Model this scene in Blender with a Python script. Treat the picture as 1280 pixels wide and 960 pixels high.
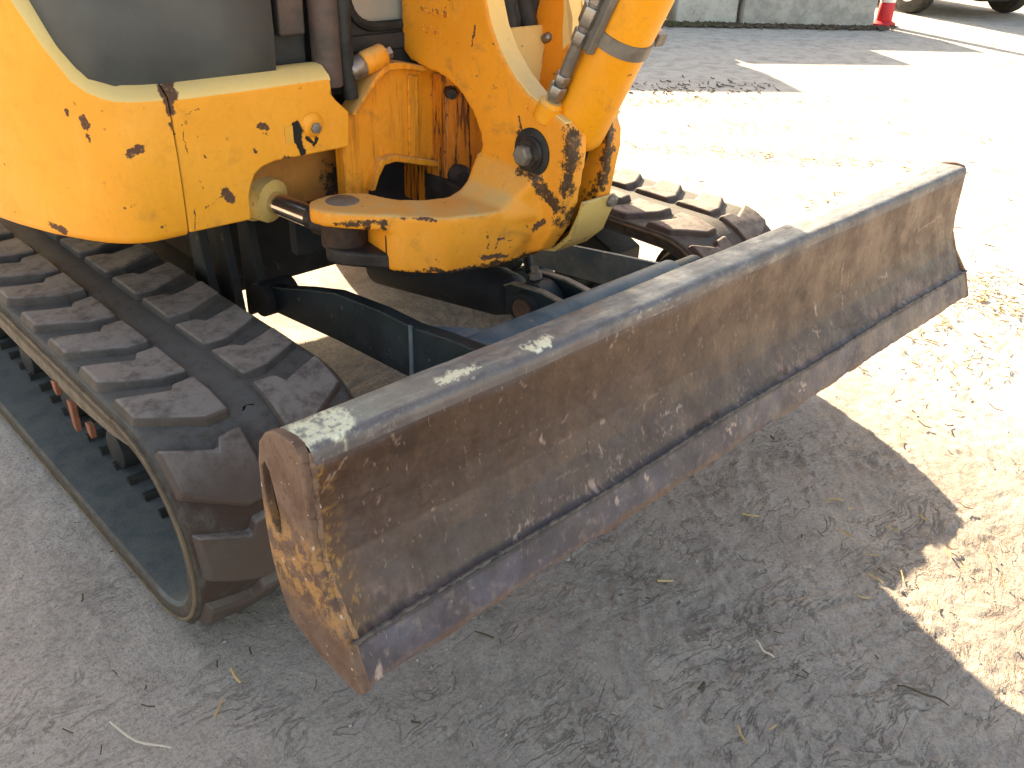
import bpy, bmesh, math, random
import numpy as np
from mathutils import Vector, Matrix
from mathutils.geometry import tessellate_polygon

for o in list(bpy.data.objects): bpy.data.objects.remove(o)
S = bpy.context.scene
COL = S.collection
rnd = random.Random(7)

# ------------------------------------------------------------------ camera
CAMLOC = Vector((-0.4349, -0.6817, 1.3206))
YAW, PITCH, ROLL = 0.78319, 0.51882, 0.03926
cy, sy, cp, sp = math.cos(YAW), math.sin(YAW), math.cos(PITCH), math.sin(PITCH)
f = Vector((cy*cp, sy*cp, -sp)); r = Vector((sy, -cy, 0)); u = r.cross(f)
r2 = math.cos(ROLL)*r + math.sin(ROLL)*u; u2 = -math.sin(ROLL)*r + math.cos(ROLL)*u
cam = bpy.data.cameras.new('camera'); cam.lens = 36*1091.76/1280; cam.sensor_width = 36
cam.clip_start = .02; cam.clip_end = 2000
co = bpy.data.objects.new('camera', cam); COL.objects.link(co)
m = Matrix((r2, u2, -f)).transposed().to_4x4(); m.translation = CAMLOC; co.matrix_world = m
S.camera = co

# ------------------------------------------------------------------ sky, sun, exposure
SUNDIR = Vector((.83, 1.97, 1.0)).normalized()
EL = math.asin(SUNDIR.z); AZ = math.atan2(SUNDIR.x, SUNDIR.y)
W = bpy.data.worlds.new('World'); S.world = W; W.use_nodes = True
wt = W.node_tree; bg = wt.nodes['Background']
sk = wt.nodes.new('ShaderNodeTexSky'); sk.sky_type = 'NISHITA'; sk.sun_disc = False
sk.sun_elevation = EL; sk.sun_rotation = AZ; sk.altitude = 50; sk.air_density = 1.0; sk.dust_density = 1.5; sk.ozone_density = 1.0
wt.links.new(sk.outputs[0], bg.inputs[0]); bg.inputs[1].default_value = .11
sun = bpy.data.lights.new('sun', 'SUN'); sun.energy = 5.0; sun.angle = math.radians(.53); sun.color = (1, .95, .86)
so = bpy.data.objects.new('sun', sun); COL.objects.link(so)
so.rotation_euler = (-SUNDIR).to_track_quat('-Z', 'Y').to_euler(); so.location = (6, 14, 9)
vs = S.view_settings; vs.view_transform = 'Standard'; vs.look = 'None'; vs.exposure = 2.43; vs.gamma = 1; vs.use_curve_mapping = False
vs.use_white_balance = True; vs.white_balance_temperature = 9800; vs.white_balance_tint = 12

# ------------------------------------------------------------------ numpy noise
def _h(i, j, k, seed):
    n = (i*374761393 + j*668265263 + k*2147483647 + seed*974711) & 0xffffffff
    n = ((n ^ (n >> 13))*1274126177) & 0xffffffff
    return ((n ^ (n >> 16)) & 0xffff)/65535.0
def vn(x, y, z=0.0, seed=0):
    x, y, z = np.broadcast_arrays(np.asarray(x, float), np.asarray(y, float), np.asarray(z, float))
    i, j, k = np.floor(x).astype(np.int64), np.floor(y).astype(np.int64), np.floor(z).astype(np.int64)
    a, b, c = x-i, y-j, z-k
    a, b, c = a*a*(3-2*a), b*b*(3-2*b), c*c*(3-2*c)
    def L(dk):
        v00, v10, v01, v11 = _h(i, j, k+dk, seed), _h(i+1, j, k+dk, seed), _h(i, j+1, k+dk, seed), _h(i+1, j+1, k+dk, seed)
        return (v00*(1-a)+v10*a)*(1-b) + (v01*(1-a)+v11*a)*b
    if not np.any(z): return L(0)
    return L(0)*(1-c) + L(1)*c
def fbm(x, y, s, oc=4, seed=0, rough=.5):
    t, amp, tot = 0, 1.0, 0
    for o in range(oc):
        t = t + amp*vn(x*s, y*s, 0, seed+o*17); tot += amp; amp *= rough; s *= 2.03
    return t/tot
def sst(a, b, x):
    t = np.clip((x-a)/(b-a), 0, 1); return t*t*(3-2*t)

# ------------------------------------------------------------------ node helper
class NT:
    def __init__(s, name):
        s.m = bpy.data.materials.new(name); s.m.use_nodes = True; s.t = s.m.node_tree
        s.b = s.t.nodes['Principled BSDF']; s.o = s.t.nodes['Material Output']
    def n(s, ty, **kw):
        nd = s.t.nodes.new('ShaderNode'+ty)
        for k, v in kw.items(): setattr(nd, k, v)
        return nd
    def set(s, sock, v):
        if v is None: return
        if isinstance(v, bpy.types.NodeSocket): s.t.links.new(v, sock)
        else:
            if isinstance(v, tuple) and len(v) == 3 and sock.type == 'RGBA': v = v+(1,)
            sock.default_value = v
    def coord(s, k='Object'): return s.n('TexCoord').outputs[k]
    def pos(s): return s.n('NewGeometry').outputs['Position']
    def math(s, op, a, b=0.0, clamp=False):
        nd = s.n('Math', operation=op, use_clamp=clamp); s.set(nd.inputs[0], a); s.set(nd.inputs[1], b); return nd.outputs[0]
    def vm(s, op, a, b=None, sc=None):
        nd = s.n('VectorMath', operation=op); s.set(nd.inputs[0], a)
        if b is not None: s.set(nd.inputs[1], b)
        if sc is not None: s.set(nd.inputs['Scale'], sc)
        return nd.outputs['Value'] if op in ('LENGTH', 'DOT_PRODUCT', 'DISTANCE') else nd.outputs[0]
    def noise(s, vec, sc, det=4, rough=.55, dist=0.0, col=False):
        nd = s.n('TexNoise'); s.set(nd.inputs['Vector'], vec); nd.inputs['Scale'].default_value = sc
        nd.inputs['Detail'].default_value = det; nd.inputs['Roughness'].default_value = rough; nd.inputs['Distortion'].default_value = dist
        return nd.outputs['Color' if col else 'Fac']
    def vor(s, vec, sc, feat='F1', out='Distance'):
        nd = s.n('TexVoronoi', feature=feat); s.set(nd.inputs['Vector'], vec); nd.inputs['Scale'].default_value = sc
        return nd.outputs[out]
    def scale(s, vec, xyz): return s.vm('MULTIPLY', vec, xyz)
    def ss(s, a, b, x):
        nd = s.n('MapRange', interpolation_type='SMOOTHSTEP'); s.set(nd.inputs[0], x)
        nd.inputs[1].default_value = a; nd.inputs[2].default_value = b; return nd.outputs[0]
    def mix(s, fac, a, b, blend='MIX'):
        nd = s.n('Mix', data_type='RGBA', blend_type=blend); s.set(nd.inputs[0], fac); s.set(nd.inputs[6], a); s.set(nd.inputs[7], b); return nd.outputs[2]
    def fmix(s, fac, a, b):
        nd = s.n('Mix', data_type='FLOAT'); s.set(nd.inputs[0], fac); s.set(nd.inputs[2], a); s.set(nd.inputs[3], b); return nd.outputs[0]
    def bump(s, h, st=.3, d=.01, nrm=None):
        nd = s.n('Bump'); nd.inputs['Strength'].default_value = st; nd.inputs['Distance'].default_value = d; s.set(nd.inputs['Height'], h)
        if nrm is not None: s.set(nd.inputs['Normal'], nrm)
        return nd.outputs[0]
    def edge(s, rad=.008):
        bv = s.n('Bevel', samples=3); bv.inputs['Radius'].default_value = rad
        g = s.n('NewGeometry').outputs['Normal']
        d = s.vm('DOT_PRODUCT', bv.outputs[0], g)
        return s.math('SUBTRACT', 1.0, d)
    def attr(s, name): return s.n('Attribute', attribute_name=name).outputs['Color']
    def capsules(s, P, caps, lo=1.12, hi=.82):
        """union of worn capsules (a, b, r): mask 1 inside, edges broken by the distorted P"""
        out = None
        for a, b, rr in caps:
            a, b = Vector(a), Vector(b); ba = b-a; L = ba.length_squared
            pa = s.vm('SUBTRACT', P, tuple(a))
            if L < 1e-8: d = s.vm('LENGTH', pa)
            else:
                hh = s.math('MULTIPLY', s.vm('DOT_PRODUCT', pa, tuple(ba)), 1/L, clamp=True)
                q = s.vm('SCALE', tuple(ba), sc=hh); d = s.vm('DISTANCE', pa, q)
            d = s.math('DIVIDE', d, rr)
            out = d if out is None else s.math('MINIMUM', out, d)
        return s.ss(lo, hi, out)
    def done(s, col=None, rough=None, metal=None, nrm=None, spec=None, **kw):
        s.set(s.b.inputs['Base Color'], col); s.set(s.b.inputs['Roughness'], rough); s.set(s.b.inputs['Metallic'], metal)
        s.set(s.b.inputs['Normal'], nrm); s.set(s.b.inputs['Specular IOR Level'], spec)
        return s.m
M = {}
def pb(P, t, amp, sc): # distort a position
    nn = t.noise(P, sc, 3, .6, col=True)
    return t.vm('ADD', P, t.vm('SCALE', t.vm('SUBTRACT', nn, (.5, .5, .5)), sc=amp))

def yellow(name, base, base2, rustcaps=(), blackcaps=(), dirt=.35, edgew=1.0, speck=.6, streak=0.0, topdust=.75, greasecaps=()):
    t = NT(name); P = t.coord()
    big = t.noise(P, 5, 4, .6); c = t.mix(t.ss(.3, .72, big), base, base2)
    fine = t.noise(P, 90, 3, .6); c = t.mix(t.math('MULTIPLY', t.ss(.42, .7, fine), .16), c, tuple(x*.72 for x in base))
    # dust film and grime
    d1 = t.noise(P, 14, 6, .68, .6); dm = t.math('MULTIPLY', t.ss(.54, .82, d1), dirt)
    c = t.mix(dm, c, (.16, .085, .03))
    sf = t.noise(t.scale(pb(P, t, .1, 3), (9, 9, 1.6)), 3.5, 6, .75); c = t.mix(t.math('MULTIPLY', t.ss(.52, .74, sf), .22), c, tuple(min(1, x*1.0+.10) for x in base))
    hs = t.noise(t.scale(P, (1, 1, .12)), 120, 3, .7); hm = t.math('MULTIPLY', t.ss(.6, .78, hs), .22*dirt+.02); c = t.mix(hm, c, (.25, .12, .03))
    gr = t.noise(P, 48, 8, .82, .4); gm = t.math('MULTIPLY', t.ss(.60, .66, gr), t.ss(.45, .62, t.noise(P, 9, 3, .6))); c = t.mix(t.math('MULTIPLY', gm, min(1, dirt*1.1)), c, (.06, .028, .016))
    if streak:
        sm = t.noise(t.scale(P, (1, 1, .09)), 42, 5, .7, .3); sm = t.ss(.50, .63, sm)
        sm = t.math('MULTIPLY', sm, streak); c = t.mix(sm, c, (.13, .035, .008))
        s2 = t.math('MULTIPLY', t.ss(.55, .6, t.noise(t.scale(P, (1, 1, .07)), 75, 4, .7)), streak); c = t.mix(s2, c, (.03, .014, .008))
    # small pock marks, fine scratches
    sn = t.noise(P, 55, 2, .5); sm = t.math('MULTIPLY', t.ss(.72, .75, sn), speck); c = t.mix(sm, c, (.085, .035, .018))
    sc = t.noise(t.scale(pb(P, t, .03, 4), (6, 6, 90)), 3.2, 2, .6); scm = t.math('MULTIPLY', t.ss(.76, .79, sc), speck*.5); c = t.mix(scm, c, (.22, .1, .03))
    mask = sm
    if edgew >= .5:
        ew = t.edge(.009); en = t.noise(P, 42, 5, .78); ew = t.math('MULTIPLY', t.ss(.02, .16, ew), t.ss(.48, .55, en))
        ew = t.math('MULTIPLY', ew, edgew); c = t.mix(ew, c, (.075, .032, .018)); mask = t.math('MAXIMUM', mask, ew)
    if topdust:
        un = t.n('SeparateXYZ'); t.set(un.inputs[0], t.n('NewGeometry').outputs['Normal']); k = t.math('MULTIPLY', t.ss(.35, .85, un.outputs[2]), t.fmix(t.ss(.35, .65, d1), .55, .95))
        c = t.mix(t.math('MULTIPLY', k, topdust), c, (.56, .42, .20))
    PD = pb(P, t, .008, 190); PD = pb(PD, t, .014, 60); PD = pb(PD, t, .016, 20)
    if rustcaps:
        k = t.capsules(PD, rustcaps, .95, .70); kc = t.mix(t.noise(P, 150, 3), (.05, .022, .014), (.16, .075, .045))
        k = t.math('MULTIPLY', k, t.ss(.30, .42, t.noise(P, 120, 4, .7))); c = t.mix(k, c, kc); mask = t.math('MAXIMUM', mask, k)
    if greasecaps:
        PG = pb(P, t, .05, 30); k = t.capsules(PG, greasecaps, 2.2, .2); gn = t.noise(P, 62, 6, .85)
        k = t.ss(.80, .90, t.math('ADD', t.math('MULTIPLY', k, .44), gn)); c = t.mix(t.math('MULTIPLY', k, .95), c, (.016, .012, .011))
    if blackcaps:
        k = t.capsules(PD, blackcaps); c = t.mix(k, c, (.012, .011, .01)); mask = t.math('MAXIMUM', mask, k)
    h = t.math('SUBTRACT', t.math('MULTIPLY', t.noise(P, 220, 2), .12), mask)
    ro = t.fmix(mask, t.fmix(t.ss(.3, .7, d1), .40, .62), .85)
    return t.done(c, ro, 0.0, t.bump(h, .35, .0015), .4)

def plain(name, c1, c2, sc=12, rough=.7, bump=.2, metal=0.0, specs=None, bd=.003, detail=6):
    t = NT(name); P = t.coord(); n = t.noise(P, sc, detail, .62, .3); c = t.mix(t.ss(.32, .7, n), c1, c2)
    if specs:
        q = t.ss(.64, .70, t.noise(P, specs[1], 4, .7)); c = t.mix(t.math('MULTIPLY', q, specs[2]), c, specs[0])
    return t.done(c, t.fmix(n, rough-.1, min(1, rough+.12)), metal, t.bump(t.noise(P, sc*9, 4, .65), bump, bd), .28)

# ------------------------------------------------------------------ mesh helper
class MB:
    def __init__(s): s.v, s.f = [], []
    def add(s, vs, fs):
        k = len(s.v); s.v += [tuple(x) for x in vs]; s.f += [tuple(i+k for i in q) for q in fs]; return s
    def box(s, a, b, rot=None):
        c = [(x, y, z) for z in (a[2], b[2]) for y in (a[1], b[1]) for x in (a[0], b[0])]
        if rot:
            o = Vector([(p+q)/2 for p, q in zip(a, b)]); c = [o+rot@(Vector(p)-o) for p in c]
        return s.add(c, [(0, 2, 3, 1), (4, 5, 7, 6), (0, 1, 5, 4), (2, 6, 7, 3), (0, 4, 6, 2), (1, 3, 7, 5)])
    def prism(s, poly, axis, a, b, holes=()):
        """poly in the two other axes (in x,y,z order), extruded along axis from a to b"""
        def P(q, w):
            if axis == 0: return (w, q[0], q[1])
            if axis == 1: return (q[0], w, q[1])
            return (q[0], q[1], w)
        loops = [list(poly)]+[list(h) for h in holes]; allp = [q for l in loops for q in l]; n = len(allp)
        vs = [P(q, a) for q in allp]+[P(q, b) for q in allp]
        if holes: tr = [tuple(t) for t in tessellate_polygon([[Vector((q[0], q[1], 0)) for q in l] for l in loops])]
        else: tr = [tuple(range(n))]
        fs = [t for t in tr]+[tuple(i+n for i in reversed(t)) for t in tr]
        k = 0
        for l in loops:
            L = len(l)
            for i in range(L): fs.append((k+i, k+(i+1) % L, n+k+(i+1) % L, n+k+i))
            k += L
        return s.add(vs, fs)
    def tube(s, path, rad, n=14, cap=True, close=False):
        path = [Vector(p) for p in path]; N = len(path)
        rads = rad if isinstance(rad, (list, tuple)) else [rad]*N
        t0 = (path[1]-path[0]).normalized(); up = Vector((0, 0, 1)) if abs(t0.z) < .9 else Vector((0, 1, 0))
        x = t0.cross(up).normalized(); vs = []; prev = t0
        for i, p in enumerate(path):
            t = ((path[min(i+1, N-1)]-path[max(i-1, 0)])).normalized()
            q = prev.rotation_difference(t); x = q@x; prev = t; x = (x-t*x.dot(t)).normalized(); y = t.cross(x)
            for k in range(n):
                a = 2*math.pi*k/n; vs.append(p+(x*math.cos(a)+y*math.sin(a))*rads[i])
        fs = [(i*n+k, i*n+(k+1) % n, (i+1)*n+(k+1) % n, (i+1)*n+k) for i in range(N-1) for k in range(n)]
        if cap: fs += [tuple(range(n-1, -1, -1)), tuple((N-1)*n+k for k in range(n))]
        return s.add(vs, fs)
    def cyl(s, a, b, rad, n=24, rb=None): return s.tube([a, b], [rad, rad if rb is None else rb], n)
    def rings(s, a, b, prof, n=24):
        """lathe along a->b: prof = [(t, r)]"""
        a, b = Vector(a), Vector(b)
        return s.tube([a+(b-a)*t for t, _ in prof], [q for _, q in prof], n)
    def build(s, name, mat, parent=None, bevel=0, seg=2, smooth=True, angle=35):
        me = bpy.data.meshes.new(name); me.from_pydata(s.v, [], s.f); me.update()
        bm = bmesh.new(); bm.from_mesh(me); bmesh.ops.recalc_face_normals(bm, faces=bm.faces)
        bm.to_mesh(me); bm.free()
        return mkobj(name, me, mat, parent, bevel, seg, smooth, angle)
def mkobj(name, me, mat, parent=None, bevel=0, seg=2, smooth=True, angle=35):
    o = bpy.data.objects.new(name, me); COL.objects.link(o)
    if mat: me.materials.append(M[mat] if isinstance(mat, str) else mat)
    if parent:
        o.parent = parent
        if parent.type == 'EMPTY': o.location = -parent.location
    if smooth:
        me.shade_smooth(); me.set_sharp_from_angle(angle=math.radians(angle))
    if bevel:
        md = o.modifiers.new('bevel', 'BEVEL'); md.width = bevel; md.segments = seg; md.limit_method = 'ANGLE'; md.angle_limit = math.radians(38); md.harden_normals = True
    return o
def tag(o, label=None, cat=None, group=None, kind=None):
    for k, v in (('label', label), ('category', cat), ('group', group), ('kind', kind)):
        if v: o[k] = v
    return o
def empty(name, loc):
    o = bpy.data.objects.new(name, None); COL.objects.link(o); o.location = loc; o.empty_display_size = .2; return o
def gridmesh(name, X, Y, Z, cols=None, wrap=False):
    nu, nv = X.shape; v = np.stack([X, Y, Z], -1).reshape(-1, 3)
    i, j = np.meshgrid(np.arange(nu-1), np.arange(nv-1), indexing='ij'); a = (i*nv+j).ravel()
    fq = np.stack([a, a+nv, a+nv+1, a+1], 1)
    me = bpy.data.meshes.new(name); me.vertices.add(len(v)); me.vertices.foreach_set('co', v.ravel().astype(np.float32))
    me.loops.add(fq.size); me.loops.foreach_set('vertex_index', fq.ravel().astype(np.int32))
    me.polygons.add(len(fq)); me.polygons.foreach_set('loop_start', np.arange(0, fq.size, 4, dtype=np.int32))
    me.update(calc_edges=True)
    if cols is not None:
        at = me.color_attributes.new('Col', 'FLOAT_COLOR', 'POINT')
        c4 = np.ones((len(v), 4), np.float32); c4[:, :cols.shape[-1]] = cols.reshape(len(v), -1); at.data.foreach_set('color', c4.ravel())
    return me

# ------------------------------------------------------------------ materials
YB, YB2 = (.84, .345, .035), (.79, .305, .026)
V3 = lambda *a: a
fy = .949
house_rust = [((.188, .953, .866), (.205, .951, .872), .011), ((.132, .998, .93), (.136, .996, .915), .008), ((.134, .998, .897), (.134, .998, .888), .006),
    ((.362, fy, .762), (.372, fy, .745), .012), ((.355, fy, .755), (.315, fy, .737), .0022), ((.453, fy, .882), (.468, fy, .876), .007), ((.46, fy, .872), (.468, fy, .858), .003),
    ((.27, fy, .91), (.272, fy, .888), .005), ((.274, .955, .955), (.29, .985, .985), .016), ((.274, fy, .94), (.274, fy, .932), .010),
    ((.164, .97, .764), (.172, .965, .766), .004), ((.075, 1.12, .715), (.085, 1.085, .705), .011), ((.04, 1.2, .82), (.05, 1.18, .812), .006), ((.05, 1.18, .84), (.053, 1.17, .83), .004),
    ((.33, fy, .84), (.333, fy, .838), .003), ((.293, fy, .907), (.292, fy, .86), .0014), ((.292, fy, .86), (.318, fy, .774), .0016), ((.30, fy, .925), (.33, fy, .93), .0012),
    ((.29, fy, .74), (.286, fy, .70), .002), ((.435, fy, .835), (.44, fy, .83), .004), ((.22, fy, .72), (.225, fy, .72), .003), ((.115, 1.02, .94), (.118, 1.02, .935), .005), ((.5, fy, .81), (.52, fy, .808), .004)]
house_black = [((.536, fy, .868), (.538, fy, .842), .0130), ((.538, fy, .835), (.546, fy, .812), .008), ((.52, fy, .846), (.524, fy, .84), .004), ((.562, fy, .838), (.572, fy, .830), .006), ((.585, fy, .835), (.575, fy, .82), .004)]
M['yellow_body'] = yellow('yellow_body_paint', YB, YB2, house_rust, house_black, dirt=.42, edgew=.45, speck=.45, topdust=0)
M['yellow_lip'] = yellow('skylit_yellow_lip', (.76, .54, .22), (.72, .48, .16), [((.277, .95, .95), (.287, .985, .985), .018)], dirt=.2, edgew=.4, speck=.2)  # cream tone puts the sky-lit edge highlight into the colour
cx = .879
br_rust = [((.60, .71, .722), (.66, .66, .722), .008), ((.66, .66, .715), (.71, .63, .71), .004), ((.735, .61, .63), (.82, .60, .62), .007), ((.77, .607, .68), (.77, .606, .645), .003), ((.80, .603, .66), (.83, .60, .655), .006), ((.80, .603, .67), (.79, .603, .64), .003), ((.88, .598, .70), (.85, .598, .66), .004), ((.58, .76, .70), (.57, .77, .70), .006), ((.68, .645, .606), (.75, .612, .602), .006), ((cx, .70, 1.05), (cx, .69, 1.03), .006), ((cx, .78, 1.06), (cx, .79, 1.02), .004), ((cx, .64, .90), (cx, .63, .88), .004), ((cx, .58, .77), (cx, .60, .75), .006), ((cx, .66, .70), (cx, .65, .66), .003), ((cx, .55, .70), (cx, .58, .67), .007)]
M['yellow_bracket'] = yellow('chipped_orange_casting_paint', (.84, .31, .03), (.76, .26, .022), br_rust, dirt=.85, edgew=1.0, speck=.9, greasecaps=[((.61, .715, .602), (.684, .640, .602), .010), ((.684, .640, .602), (.771, .609, .602), .010), ((.771, .609, .602), (.86, .60, .602), .011), ((.86, .60, .602), (.925, .60, .61), .013), ((.925, .58, .62), (.925, .55, .70), .014), ((.52, .80, .70), (.60, .72, .70), .009), ((.88, .485, .78), (.88, .485, .90), .030), ((.90, .50, .70), (.98, .52, .74), .032), ((cx, .59, .79), (cx, .52, .74), .020), ((cx, .62, .86), (cx, .62, .80), .022), ((.90, .66, .99), (.90, .60, .94), .012), ((1.0, .49, .76), (1.0, .49, .9), .02)])
am_rust = [((.60, .71, .722), (.66, .66, .722), .008), ((.66, .66, .715), (.71, .63, .71), .004), ((.735, .61, .63), (.82, .60, .62), .008), ((.77, .607, .68), (.77, .606, .645), .003), ((.80, .603, .66), (.83, .60, .655), .008), ((.80, .603, .67), (.79, .603, .64), .003), ((.86, .60, .70), (.84, .60, .66), .004), ((.58, .76, .65), (.57, .77, .64), .008), ((.68, .645, .612), (.75, .612, .604), .006)]
M['yellow_arm'] = yellow('chipped_orange_arm_paint', (.84, .33, .035), (.78, .29, .03), am_rust, dirt=.7, edgew=1.0, speck=1.0)
M['yellow_dusty'] = yellow('dusty_yellow_plate_paint', (.62, .42, .14), (.55, .36, .12), dirt=.5, edgew=.9, speck=.7, greasecaps=[((.95, .74, .86), (1.06, .72, .88), .03)])
M['yellow_nose'] = yellow('yellow_frame_nose_paint', (.82, .31, .03), (.76, .27, .025), dirt=.7, edgew=.9, speck=.5, streak=.22, greasecaps=[((.93, .97, .92), (.94, .97, .86), .012), ((.94, .97, .72), (.96, .97, .70), .02)])
M['rusty_boss'] = yellow('rust_streaked_boss_paint', (.62, .20, .02), (.50, .14, .015), dirt=.7, edgew=1, speck=.8, streak=1.0)
M['rusty_frame'] = yellow('grimy_orange_frame_paint', (.38, .15, .03), (.22, .085, .02), dirt=1.0, edgew=1, speck=1, greasecaps=[((.70, 1.05, .70), (.80, 1.05, .72), .05)])
M['yellow_cylinder'] = yellow('yellow_cylinder_paint', (.84, .33, .02), (.80, .30, .02), dirt=.5, edgew=.6, speck=.8)

M['cab_grey'] = plain('satin_charcoal_plastic', (.045, .051, .055), (.078, .084, .088), 3, .40, .10, specs=((.12, .12, .12), 60, .25))
M['cab_black'] = plain('dusty_black_paint', (.02, .022, .025), (.045, .045, .045), 9, .55, .15, specs=((.12, .11, .10), 30, .4))
M['cab_pillar'] = plain('worn_brown_grey_pillar_paint', (.05, .045, .043), (.12, .075, .065), 16, .55, .2, specs=((.2, .13, .11), 26, .5))
M['black_rubber'] = plain('black_hose_rubber', (.012, .013, .014), (.03, .032, .033), 30, .6, .3)
M['dark_greasy'] = plain('greasy_dark_steel', (.02, .017, .017), (.05, .042, .04), 22, .55, .4, .2, specs=((.14, .07, .035), 28, .6))
M['steel'] = plain('worn_bright_steel', (.32, .31, .30), (.20, .18, .17), 25, .38, .2, .85)
M['steel_dull'] = plain('dull_grey_steel', (.22, .20, .18), (.15, .13, .115), 25, .55, .3, .4, specs=((.12, .06, .04), 40, .6))
M['chrome'] = plain('scratched_chrome_rod', (.70, .62, .55), (.55, .47, .42), 30, .16, .05, .95)
M['chassis_blue'] = plain('worn_navy_chassis_paint', (.006, .014, .020), (.016, .028, .036), 12, .5, .3, specs=((.12, .105, .085), 26, .7))
M['tube_blue'] = plain('scuffed_blue_tube_paint', (.045, .085, .12), (.12, .155, .175), 14, .5, .3, specs=((.25, .22, .16), 34, .85))
M['chassis_dark'] = plain('dirty_dark_chassis', (.012, .015, .02), (.03, .03, .032), 8, .65, .4, specs=((.09, .075, .055), 18, .7))
M['pin_dark'] = plain('dark_rusty_knuckle', (.03, .022, .02), (.075, .04, .03), 30, .6, .5, .2, specs=((.20, .10, .06), 32, .6))
M['pin_rust'] = plain('brown_rusty_pin', (.10, .05, .035), (.16, .09, .065), 25, .7, .3)
M['glass'] = plain('ground_toned_cab_glass', (.30, .29, .26), (.38, .36, .32), 6, .25, .05)  # opaque beige, painted as the pale ground showing in the glass
M['sticker'] = plain('faded_sticker', (.76, .36, .05), (.70, .33, .06), 30, .6, .05)
M['mud_edge'] = plain('dried_mud_band_edge', (.15, .112, .078), (.09, .066, .05), 18, .85, .5, specs=((.035, .03, .028), 30, .8))
M['mud_wall'] = plain('pebbly_mud_wall', (.085, .07, .058), (.05, .043, .038), 40, .9, .8, specs=((.20, .165, .135), 60, .7), bd=.004)
M['mud_wall_pale'] = plain('pale_pebbly_mud', (.17, .14, .115), (.10, .085, .072), 30, .9, .9, specs=((.30, .25, .21), 60, .8), bd=.004)
M['crumb'] = plain('dry_soil_crumb', (.09, .078, .068), (.17, .145, .125), 30, .95, .2)
M['rust_bit'] = plain('red_rust_bracket', (.24, .09, .055), (.15, .06, .04), 40, .8, .5)
M['weld'] = plain('oxidised_weld', (.045, .045, .05), (.16, .13, .12), 45, .6, .8, .2)

def rubber(name, a, b, dust, cracks=(), clay=None, top=None):
    t = NT(name); P = t.coord(); n = t.noise(P, 7, 6, .6, .2); c = t.mix(t.ss(.3, .7, n), a, b)
    up = t.n('SeparateXYZ'); t.set(up.inputs[0], t.n('NewGeometry').outputs['Normal'])
    d = t.math('MULTIPLY', t.ss(.35, .62, t.noise(P, 19, 6, .68)), .55)
    c = t.mix(d, c, dust)
    g = t.ss(.62, .74, t.noise(P, 130, 3, .7)); c = t.mix(t.math('MULTIPLY', g, .35), c, tuple(x*1.7 for x in dust))
    if clay:
        q = t.n('SeparateXYZ'); t.set(q.inputs[0], P); kk = t.math('MULTIPLY', t.ss(.82, .62, t.math('ADD', q.outputs[1], t.math('MULTIPLY', n, .1))), t.ss(.25, .55, t.noise(P, 15, 5, .7)))
        c = t.mix(t.math('MULTIPLY', kk, .85), c, clay)
    if top:
        k = t.math('MULTIPLY', t.ss(.55, .92, up.outputs[2]), t.ss(.25, .6, t.noise(P, 26, 6, .7))); c = t.mix(t.math('MULTIPLY', k, .9), c, top)  # up-facing rubber paler: settled dust, plus shade contrast put into the colour
    h = t.noise(P, 160, 4, .7)
    if cracks:
        k = t.capsules(pb(P, t, .008, 70), cracks); c = t.mix(k, c, (.004, .005, .007)); h = t.math('SUBTRACT', h, t.math('MULTIPLY', k, 3))
    return t.done(c, .78, 0, t.bump(h, .5, .003), .15)
cr = []
for q in range(12):
    yy = .58+q*.085; xx = .215+rnd.uniform(-.01, .01); zz = .461
    if yy < .735: zz = .242+math.sqrt(max(.01, .219**2-(.735-yy)**2))
    a, l = rnd.uniform(.5, 1.0), rnd.uniform(.012, .022)
    cr += [((xx-l*math.cos(a), yy-l*math.sin(a), zz), (xx+l*math.cos(a), yy+l*math.sin(a), zz), .0022)]
    if q % 3: cr += [((xx-l*math.cos(a), yy+l*math.sin(a)*.7, zz), (xx+l*math.cos(a), yy-l*math.sin(a)*.7, zz), .0022)]
M['track_rubber'] = rubber('dusty_track_rubber', (.045, .047, .048), (.07, .067, .065), (.13, .115, .105), cr, (.045, .026, .023), (.10, .10, .098))
M['lug_rubber'] = rubber('dusty_lug_rubber', (.052, .047, .046), (.075, .066, .062), (.11, .095, .088), (), (.085, .060, .055), (.225, .20, .188))
M['inner_rubber'] = rubber('blue_grey_inner_rubber', (.06, .075, .082), (.085, .10, .105), (.13, .135, .13))

# ------------------------------------------------------------------ ground
def warp_axis(lo, hi, step, far, g=1.09):
    a = list(np.arange(lo, hi, step)); s = step; x = a[-1]
    while x < far: s *= g; x += s; a.append(x)
    s = step; x = a[0]; pre = []
    while x > -far: s *= g; x -= s; pre.append(x)
    return np.array(pre[::-1]+a)
gx, gy = warp_axis(-.6, 2.1, .0075, 220), warp_axis(-.9, 1.4, .0075, 220)
GX, GY = np.meshgrid(gx, gy, indexing='ij')
near = 1/(1+(np.maximum(0, np.hypot(GX-.7, GY-.2)-1.6)/2.5)**2)
wx = GX+.12*(fbm(GX, GY, 2.2, 3, 11)-.5); wy = GY+.12*(fbm(GX, GY, 2.2, 3, 12)-.5)
ca, sa = math.cos(.95), math.sin(.95)
ua, va = ca*wx+sa*wy, -sa*wx+ca*wy
rid = 1-np.abs(2*fbm(ua*1.0, va*4.2, 6.5, 4, 21)-1)
rid = sst(.80, .99, rid)
ua2, va2 = math.cos(-.25)*wx+math.sin(-.25)*wy, -math.sin(-.25)*wx+math.cos(-.25)*wy
rid2 = sst(.84, .99, 1-np.abs(2*fbm(ua2*1.0, va2*4.0, 7.5, 4, 31)-1))
rgt = sst(-.1, .9, GX-.5*GY)
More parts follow.
